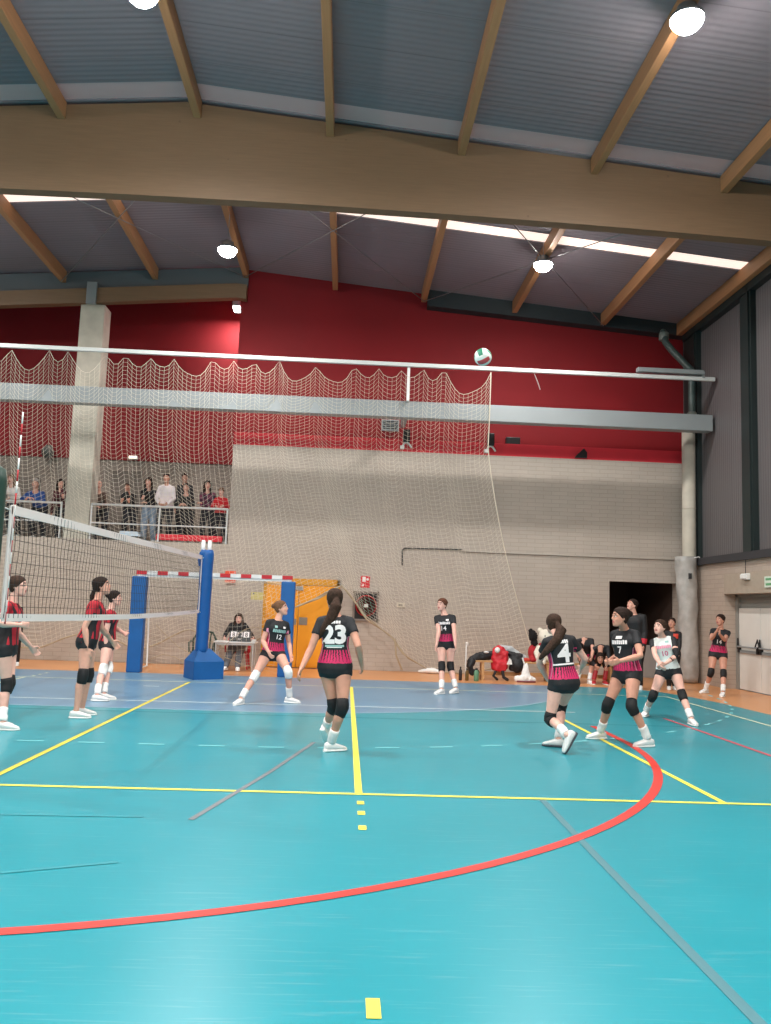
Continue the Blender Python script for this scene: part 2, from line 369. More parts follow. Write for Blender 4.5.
def build_body(name, B, sk, voxel, O):
    mb = MB(); k = B.k; J = B.J; m = B.male
    B.torso(mb, t1=1.01)
    # neck and head
    f, u, r = B.headframe(); hb = J['Hc']-u*.055*k-f*.018*k
    mb.tube([B.N-B.u*.05*k, B.N+B.u*.01*k, (B.N+hb)/2, hb, hb+u*.03*k], [.066*k, .058*k, (.056 if m else .050)*k, (.056 if m else .050)*k, .05*k], n=14)
    mb.rings(headrings(B))
    mb.tube([B.hp(0, .088, .020), B.hp(0, .098, -.004), B.hp(0, .106, -.026), B.hp(0, .098, -.034)], [.007*k, .009*k, .0125*k, .009*k], n=8)
    for x in (1, -1):
        mb.tube([B.hp(x*.012, .092, .024), B.hp(x*.034, .088, .026), B.hp(x*.054, .070, .020)], .0085*k, n=8)
        R = Matrix.Rotation(0, 3, 'Z'); ff, uu, rr = B.headframe(); M = Matrix((rr, ff, uu)).transposed()
        mb.ell(B.hp(x*.074, -.006, -.008), (.009*k, .019*k, .031*k), M, nu=10, nv=8)
        mb.ell(B.hp(x*.040, .062, -.030), (.020*k, .022*k, .020*k), M, nu=10, nv=8)
    mb.tube([B.hp(-.022, .083, -.060), B.hp(0, .0915, -.060), B.hp(.022, .083, -.060)], .0075*k, n=8)
    # limbs
    for s, sg in (('R', 1), ('L', -1)):
        S, E, W = J['S'+s], J['E'+s], J['W'+s]; g = 1.12 if m else 1.0
        mb.tube([B.N-B.u*.035*k+B.r*sg*.03*k, (B.N-B.u*.01*k+S)/2+B.u*.006*k, S], [.045*k, .047*g*k, .050*g*k], n=12)
        mb.tube([S, S.lerp(E, .3), S.lerp(E, .7), E, E.lerp(W, .25), E.lerp(W, .7), W], [x*k*g for x in (.049, .046, .041, .037, .040, .030, .0245)], n=12)
        elb = (E-S).normalized()
        pn = -(B.r*sg)*.75+B.f*.2
        if 'PN'+s in J: pn = J['PN'+s]
        hand(mb, W, J['D'+s], pn, s, k*(1.08 if m else 1.0))
        Hh, K, A = J['H'+s], J['K'+s], J['A'+s]
        kf = (K-Hh).normalized(); sh = (A-K).normalized(); bk = -(B.pf-sh*B.pf.dot(sh)); bk = bk.normalized() if bk.length > .1 else V((0, 0, 0))
        mb.tube([Hh-kf*.01, Hh.lerp(K, .2), Hh.lerp(K, .5), Hh.lerp(K, .82), K, K.lerp(A, .12)+bk*.006*k, K.lerp(A, .32)+bk*.014*k, K.lerp(A, .6)+bk*.006*k, K.lerp(A, .85), A],
                [x*k for x in (.084, .086, .073, .057, .051, .049, .053, .042, .034, .033)], n=14)
        d, n, rt = foot_frame(B, s)
        mb.tube([A, A-n*.035*k+d*.01*k, A-n*.055*k+d*.09*k, A-n*.062*k+d*.15*k], [.035*k, .036*k, .030*k, .022*k], n=10)
        mb.ell(A-n*.045*k-d*.028*k, (.028*k,)*3, nu=10, nv=8)
    o = mb.obj(name, [sk, LIPS, BROW], None, O); modmesh(o, voxel, 3, .45)
    # lips and brows on the one skin
    inv = 1/k; lp = [B.hp(x, .090, -.061) for x in (-.012, 0, .012)]; bl = [B.hp(x, .094-abs(x)*.25, .033) for x in (-.046, -.036, -.024, -.015, .015, .024, .036, .046)]; oo = V(o['_o'])
    far = B.hp(0, .06, -.015)
    for p in o.data.polygons:
        c = V(p.center)+oo
        if (c-far).length > .1*k: continue
        if min((c-q).length for q in lp) < .0125*k: p.material_index = 1
        elif min((c-q).length for q in bl) < .009*k: p.material_index = 2
    return o

def eyes(B, par):
    f, u, r = B.headframe(); M = Matrix((r, f, u)).transposed()
    for x in (1, -1):
        mb = MB(); mb.ell(B.hp(x*.031, .076, .004), (.0120*B.k, .0110*B.k, .0070*B.k), M, 0, 14, 10); mb.ell(B.hp(x*.031, .0825, .004), (.0068*B.k, .0058*B.k, .0066*B.k), M, 1, 10, 8)
        mb.obj('eye', [EYEW, IRIS], par)

def hair(B, par, style, m, tail=None, voxel=.010):
    mb = MB(); k = B.k
    bm = bmesh.new(); h = MB(); h.rings(headrings(B, .015, 28)); 
    me = bpy.data.meshes.new('tmp'); me.from_pydata([tuple(q) for q in h.v], [], h.f); bm.from_mesh(me); bpy.data.meshes.remove(me)
    bmesh.ops.subdivide_edges(bm, edges=list(bm.edges), cuts=1, use_grid_fill=True)
    if style == 'bald': a, b = B.hp(0, .02, .030), B.hp(0, -.09, -.085)
    else: a, b = B.hp(0, .094, .070), B.hp(0, -.072, -.098)
    if style == 'short': a = B.hp(0, .092, .062); b = B.hp(0, -.075, -.075)
    f, u, r = B.headframe(); no = (b-a).cross(r).normalized()
    if no.dot(u) < 0: no = -no
    bmesh.ops.bisect_plane(bm, geom=list(bm.verts)+list(bm.edges)+list(bm.faces), plane_co=a, plane_no=no, clear_inner=True)
    if style == 'bald': bmesh.ops.bisect_plane(bm, geom=list(bm.verts)+list(bm.edges)+list(bm.faces), plane_co=B.hp(0, 0, .062), plane_no=u, clear_outer=True)
    bmesh.ops.holes_fill(bm, edges=[e for e in bm.edges if len(e.link_faces) == 1], sides=0)
    mb.addbm(bm, 0, None, True)
    tie = None
    if style in ('pony', 'braid', 'bun'):
        base = B.hp(0, -.095, .030 if style != 'braid' else -.03)
        if style == 'bun': mb.ell(B.hp(0, -.105, .055), (.040*k, .038*k, .038*k))
        else:
            pts = [B.hp(0, -.075, .02)]+[base]+[V(q) for q in tail]
            n = len(pts); mb.tube(pts, [.030*k, .022*k]+[(.062-.040*(i/(n-3) if n > 3 else 0)**1.6)*k*(1 if style == 'pony' else .5) for i in range(n-2)], n=12)
        tie = base
    if style == 'long':
        for x in (1, -1):
            mb.tube([B.hp(x*.050, .025, .085), B.hp(x*.076, .012, .03), B.hp(x*.082, .004, -.04), B.hp(x*.085, -.005, -.11)+V((0, 0, -.01)), B.hp(x*.085, .03, -.20)], [.022*k, .026*k, .028*k, .032*k, .018*k], n=10, flat=1.3)
        mb.tube([B.hp(0, -.07, .05), B.hp(0, -.085, -.03), B.hp(0, -.085, -.11), B.hp(0, -.085, -.19)], [.06*k, .066*k, .068*k, .05*k], n=14, flat=.7)
        mb.tube([B.hp(-.05, -.06, -.06), B.hp(0, -.08, -.09), B.hp(.05, -.06, -.06)], .04*k, n=10)
    o = mb.obj('hair', m, par); modmesh(o, voxel*.75, 2, .4)
    if tie is not None and style != 'bun':
        t = MB(); R = []; d = (B.hp(0, -.12, .03)-B.hp(0, -.08, .03)).normalized(); M = d.to_track_quat('Z', 'Y').to_matrix()
        for i in range(9):
            a2 = 2*PI*i/8
            R.append([tie+M @ V(((.024+.006*math.cos(q*PI/3))*k*math.cos(a2), (.024+.006*math.cos(q*PI/3))*k*math.sin(a2), .006*k*math.sin(q*PI/3))) for q in range(6)])
        t.rings(R, cap=False); t.obj('hair_tie', BLACKC, o)
    return o

def jersey(B, par, m, sleeve=.50, hem=-.11, inf=.013, voxel=.011, name='jersey', neck=1.01, r2=None, hood=False):
    mb = MB(); k = B.k
    P = [(t, rx, ry, o) for t, rx, ry, o in B.prof if t > hem and t <= neck]
    lo = min(B.prof, key=lambda q: abs(q[0]-hem)); mb.rings([B.ring(hem, lo[1], lo[2], lo[3], inf=inf+.004)]+[B.ring(*q, inf=inf) for q in P])
    for s, sg in (('R', 1), ('L', -1)):
        S, E, W = B.J['S'+s], B.J['E'+s], B.J['W'+s]; g = 1.1 if B.male else 1
        mb.tube([B.N-B.u*.040*k+B.r*sg*.030*k, (B.N-B.u*.012*k+S)/2+B.u*.006*k, S], [.046*k, .050*g*k, .054*g*k], n=14)
        if sleeve <= 1: mb.tube([S, S.lerp(E, .25), S.lerp(E, sleeve)], [.054*g*k, .054*g*k, .057*k*g], n=14, ends=False); mb.ell(S, (.055*g*k,)*3)
        else: mb.tube([S, S.lerp(E, .3), E, E.lerp(W, .4), E.lerp(W, .96)], [q*g*k for q in (.056, .054, .050, .046, .036)], n=14); 
    if hood:
        mb.tube([B.N+B.r*.085*k+B.f*.02, B.N+B.u*.035-B.f*.07*k, B.N-B.r*.085*k+B.f*.02], [.036*k, .052*k, .036*k], n=12)
        mb.tube([B.N+B.r*.085*k, B.N+B.f*.07*k-B.u*.03*k, B.N-B.r*.085*k], .03*k, n=12)
    o = mb.obj(name, m, par); modmesh(o, voxel, 3, .5)
    me = o.data; oo = V(o_world(o))
    for nm, fn in (('jt', lambda p: (p-B.P).dot(B.u)/B.Lt), ('ja', lambda p: (p-B.N).dot(B.r)/k), ('jb', lambda p: (p-(B.P+B.u*(p-B.P).dot(B.u))).dot(B.f)/k)):
        at = me.attributes.new(nm, 'FLOAT', 'POINT'); at.data.foreach_set('value', [fn(V(v.co)+oo) for v in me.vertices])
    return o
def o_world(o): return o['_o']
def shorts(B, par, m, length=.24, inf=.014, name='shorts', voxel=.012, top=.14, loose=0):
    mb = MB(); k = B.k
    mb.rings([B.ring(*q, inf=inf) for q in B.prof if q[0] <= top])
    for s in 'RL':
        Hh, K, A = B.J['H'+s], B.J['K'+s], B.J['A'+s]; d = (K-Hh).normalized()
        if length <= 1: mb.tube([Hh-d*.01, Hh.lerp(K, length*.6), Hh.lerp(K, length)], [.094*k, .096*k, (.093+loose)*k], n=16, ends=False); mb.ell(Hh, (.098*k,)*3)
        else: mb.tube([Hh, Hh.lerp(K, .4), K, K.lerp(A, .5), K.lerp(A, .97)], [(q+loose)*k for q in (.100, .096, .075, .066, .055)], n=16)
    o = mb.obj(name, m, par); modmesh(o, voxel, 3, .5); return o
def leg_ring(B, par, s, a, b, r, m, name):
    """sleeve round one leg between two places: 0 hip, 1 knee, 2 ankle"""
    Hh, K, A = B.J['H'+s], B.J['K'+s], B.J['A'+s]; k = B.k
    def at(t): return Hh.lerp(K, t) if t <= 1 else K.lerp(A, t-1)
    n = 7; sh = (A-K).normalized(); bk = -(B.pf-sh*B.pf.dot(sh)); bk = bk.normalized() if bk.length > .1 else V((0, 0, 0))
    pts = [at(a+(b-a)*i/(n-1)) + (bk*.010*k if a > 1.15 and i < 4 else V((0, 0, 0))) for i in range(n)]
    mb = MB(); mb.tube(pts, [q*k for q in r] if len(r) == n else [(r[0]+(r[1]-r[0])*i/(n-1))*k for i in range(n)], n=18, ends=False)
    return mb.obj(name, m, par)
def shoe(B, par, s, m=None, sole=None, name='shoe'):
    k = B.k; A = B.J['A'+s]; d, n, rt = foot_frame(B, s); g = A-n*.09*k
    def sec(x, w, z0, z1, N=16):
        out = []
        for i in range(N):
            a = 2*PI*i/N; cx, cz = math.cos(a), math.sin(a); out.append(g+d*x*k+rt*(math.copysign(abs(cx)**.7, cx)*w*k)+n*((z0+z1)/2+math.copysign(abs(cz)**.75, cz)*(z1-z0)/2)*k)
        return out
    up = MB(); up.rings([sec(-.072, .018, .025, .07), sec(-.062, .031, .02, .088), sec(-.035, .039, .018, .098), (sec(0, .041, .018, .100)), sec(.035, .043, .018, .090), sec(.08, .047, .018, .073), sec(.125, .047, .018, .058), sec(.16, .038, .018, .046), sec(.176, .020, .02, .036)])
    o = up.obj(name, m or SHOEW, par)
    so = MB(); so.rings([sec(-.080, .022, .0, .03), sec(-.066, .036, 0, .030), sec(-.02, .042, 0, .028), sec(.04, .043, .0, .026), sec(.10, .051, 0, .025), sec(.15, .044, 0, .025), sec(.182, .022, .004, .025)])
    so.obj('sole', sole or SOLE, o)
    return o
def text_on(B, par, jer, s, t, h, m, back=False, lat=0, name='shirt_number', bold=.0, wide=1.0, ttop=None):
    cu = bpy.data.curves.new('t', 'FONT'); cu.body = s; cu.size = 1; cu.align_x = 'CENTER'; cu.align_y = 'CENTER'; cu.offset = bold; cu.resolution_u = 3
    ob = bpy.data.objects.new('t', cu); col.objects.link(ob); dg = bpy.context.evaluated_depsgraph_get(); dg.update()
    me = bpy.data.meshes.new_from_object(ob.evaluated_get(dg)); bpy.data.objects.remove(ob); bpy.data.curves.remove(cu)
    bm = bmesh.new(); bm.from_mesh(me); bpy.data.meshes.remove(me)
    ys = [v.co.y for v in bm.verts]; sc = h/(max(ys)-min(ys)); yc = (max(ys)+min(ys))/2
    bmesh.ops.triangulate(bm, faces=bm.faces); bmesh.ops.subdivide_edges(bm, edges=[e for e in bm.edges if e.calc_length()*sc > .02], cuts=2)
    bmesh.ops.triangulate(bm, faces=bm.faces)
    jb = bmesh.new(); jb.from_mesh(jer.data); bv = BVHTree.FromBMesh(jb); jo = V(o_world(jer)); c0 = B.P+B.sp*t+B.r*lat*B.k
    fdir = -B.f if back else B.f; xdir = B.r if back else -B.r
    mb = MB(); vs = []
    for v in bm.verts:
        p = c0+xdir*(v.co.x*sc*wide)+B.u*((v.co.y-yc)*sc); st = p+fdir*.6
        hit, nn, i, dd = bv.ray_cast(st-jo, -fdir)
        q = (hit+jo) if hit is not None else p+fdir*.1
        vs.append(q+fdir*.005)
    bm.verts.index_update(); mb.add(vs, [[q.index for q in f.verts] for f in bm.faces]); bm.free(); jb.free()
    return mb.obj(name, m, jer)
def strip_on(B, jer, t, w, h, m, back=False, name='shirt_print', lat=0):
    jb = bmesh.new(); jb.from_mesh(jer.data); bv = BVHTree.FromBMesh(jb); jo = V(o_world(jer)); fdir = -B.f if back else B.f
    vs = []; nx, ny = 12, 3
    for j in range(ny):
        for i in range(nx):
            p = B.P+B.sp*t+B.r*(lat+w*(i/(nx-1)-.5))+B.u*h*(j/(ny-1)-.5); hit = bv.ray_cast(p+fdir*.6-jo, -fdir)[0]
            vs.append((hit+jo if hit is not None else p+fdir*.1)+fdir*.005)
    mb = MB(); mb.add(vs, [(j*nx+i, j*nx+i+1, (j+1)*nx+i+1, (j+1)*nx+i) for j in range(ny-1) for i in range(nx-1)]); jb.free()
    return mb.obj(name, m, jer)
def letter_bars(B, jer, t, w, h, n, m, back=False, name='shirt_lettering'):
    """unreadable blurred lettering: a tight row of small blocks following the cloth"""
    jb = bmesh.new(); jb.from_mesh(jer.data); bv = BVHTree.FromBMesh(jb); jo = V(o_world(jer)); fdir = -B.f if back else B.f; xd = B.r if back else -B.r
    mb = MB(); c = w/n
    def P(x, y):
        p = B.P+B.sp*t+xd*x+B.u*y; hit = bv.ray_cast(p+fdir*.6-jo, -fdir)[0]
        return (hit+jo if hit is not None else p+fdir*.1)+fdir*.005
    for i in range(n):
        x0 = -w/2+i*c+c*.06; x1 = x0+c*.82; hh = h*(.5-.06*(i*7 % 3)); q = [P(x0, -h*.5), P(x1, -h*.5), P(x1, hh), P(x0, hh)]
        mb.add(q, [(0, 1, 2, 3)])
    jb.free(); return mb.obj(name, m, jer)
def arm_sleeve(B, par, s, a, b, m, name='arm_sleeve', fat=0):
    S, E, W = B.J['S'+s], B.J['E'+s], B.J['W'+s]; k = B.k
    def at(t): return S.lerp(E, t) if t <= 1 else E.lerp(W, t-1)
    pts = [at(a+(b-a)*i/6) for i in range(7)]; mb = MB(); mb.tube(pts, [(.049-.016*i/6+fat)*k for i in range(7)], n=14, ends=False); return mb.obj(name, m, par)

def person(key, label, group=None, male=False, sk='a', hr='dark', style='pony', tail=None, top=None, bottom='shorts', pads=None, socks=True, shoem=None, solem=None,
           topkw={}, bottomm=None, voxel=.0085, hand_n=None, padr=None, sockt=1.62, cat='person'):
    B = Body(JO[key], male); P = B.J['P']; z = min(B.J['AR'].z, B.J['AL'].z)-.09
    o = build_body('person', B, skin(sk), voxel, V((P.x, P.y, max(0, z)))); tag(o, label, cat, group)
    eyes(B, o); hair(B, o, style, hairm(hr), tail)
    jer = jersey(B, o, top, **topkw)
    if bottom == 'shorts': shorts(B, o, bottomm or BLACKC)
    elif bottom == 'trousers': shorts(B, o, bottomm or BLACKC, 1.5, name='trousers', loose=topkw.get('loose', 0) if 0 else 0)
    elif bottom == 'wide': shorts(B, o, bottomm or BLACKC, 1.5, name='trousers', loose=.012)
    for s in 'RL':
        if pads: leg_ring(B, o, s, .80, 1.22, (.060, .063, .066, .066, .063, .060, .057), pads, 'knee_pad')
        if socks: leg_ring(B, o, s, sockt, 1.98, (.050, .046), WHITEC, 'sock')
        shoe(B, o, s, shoem, solem)
    return o, B, jer

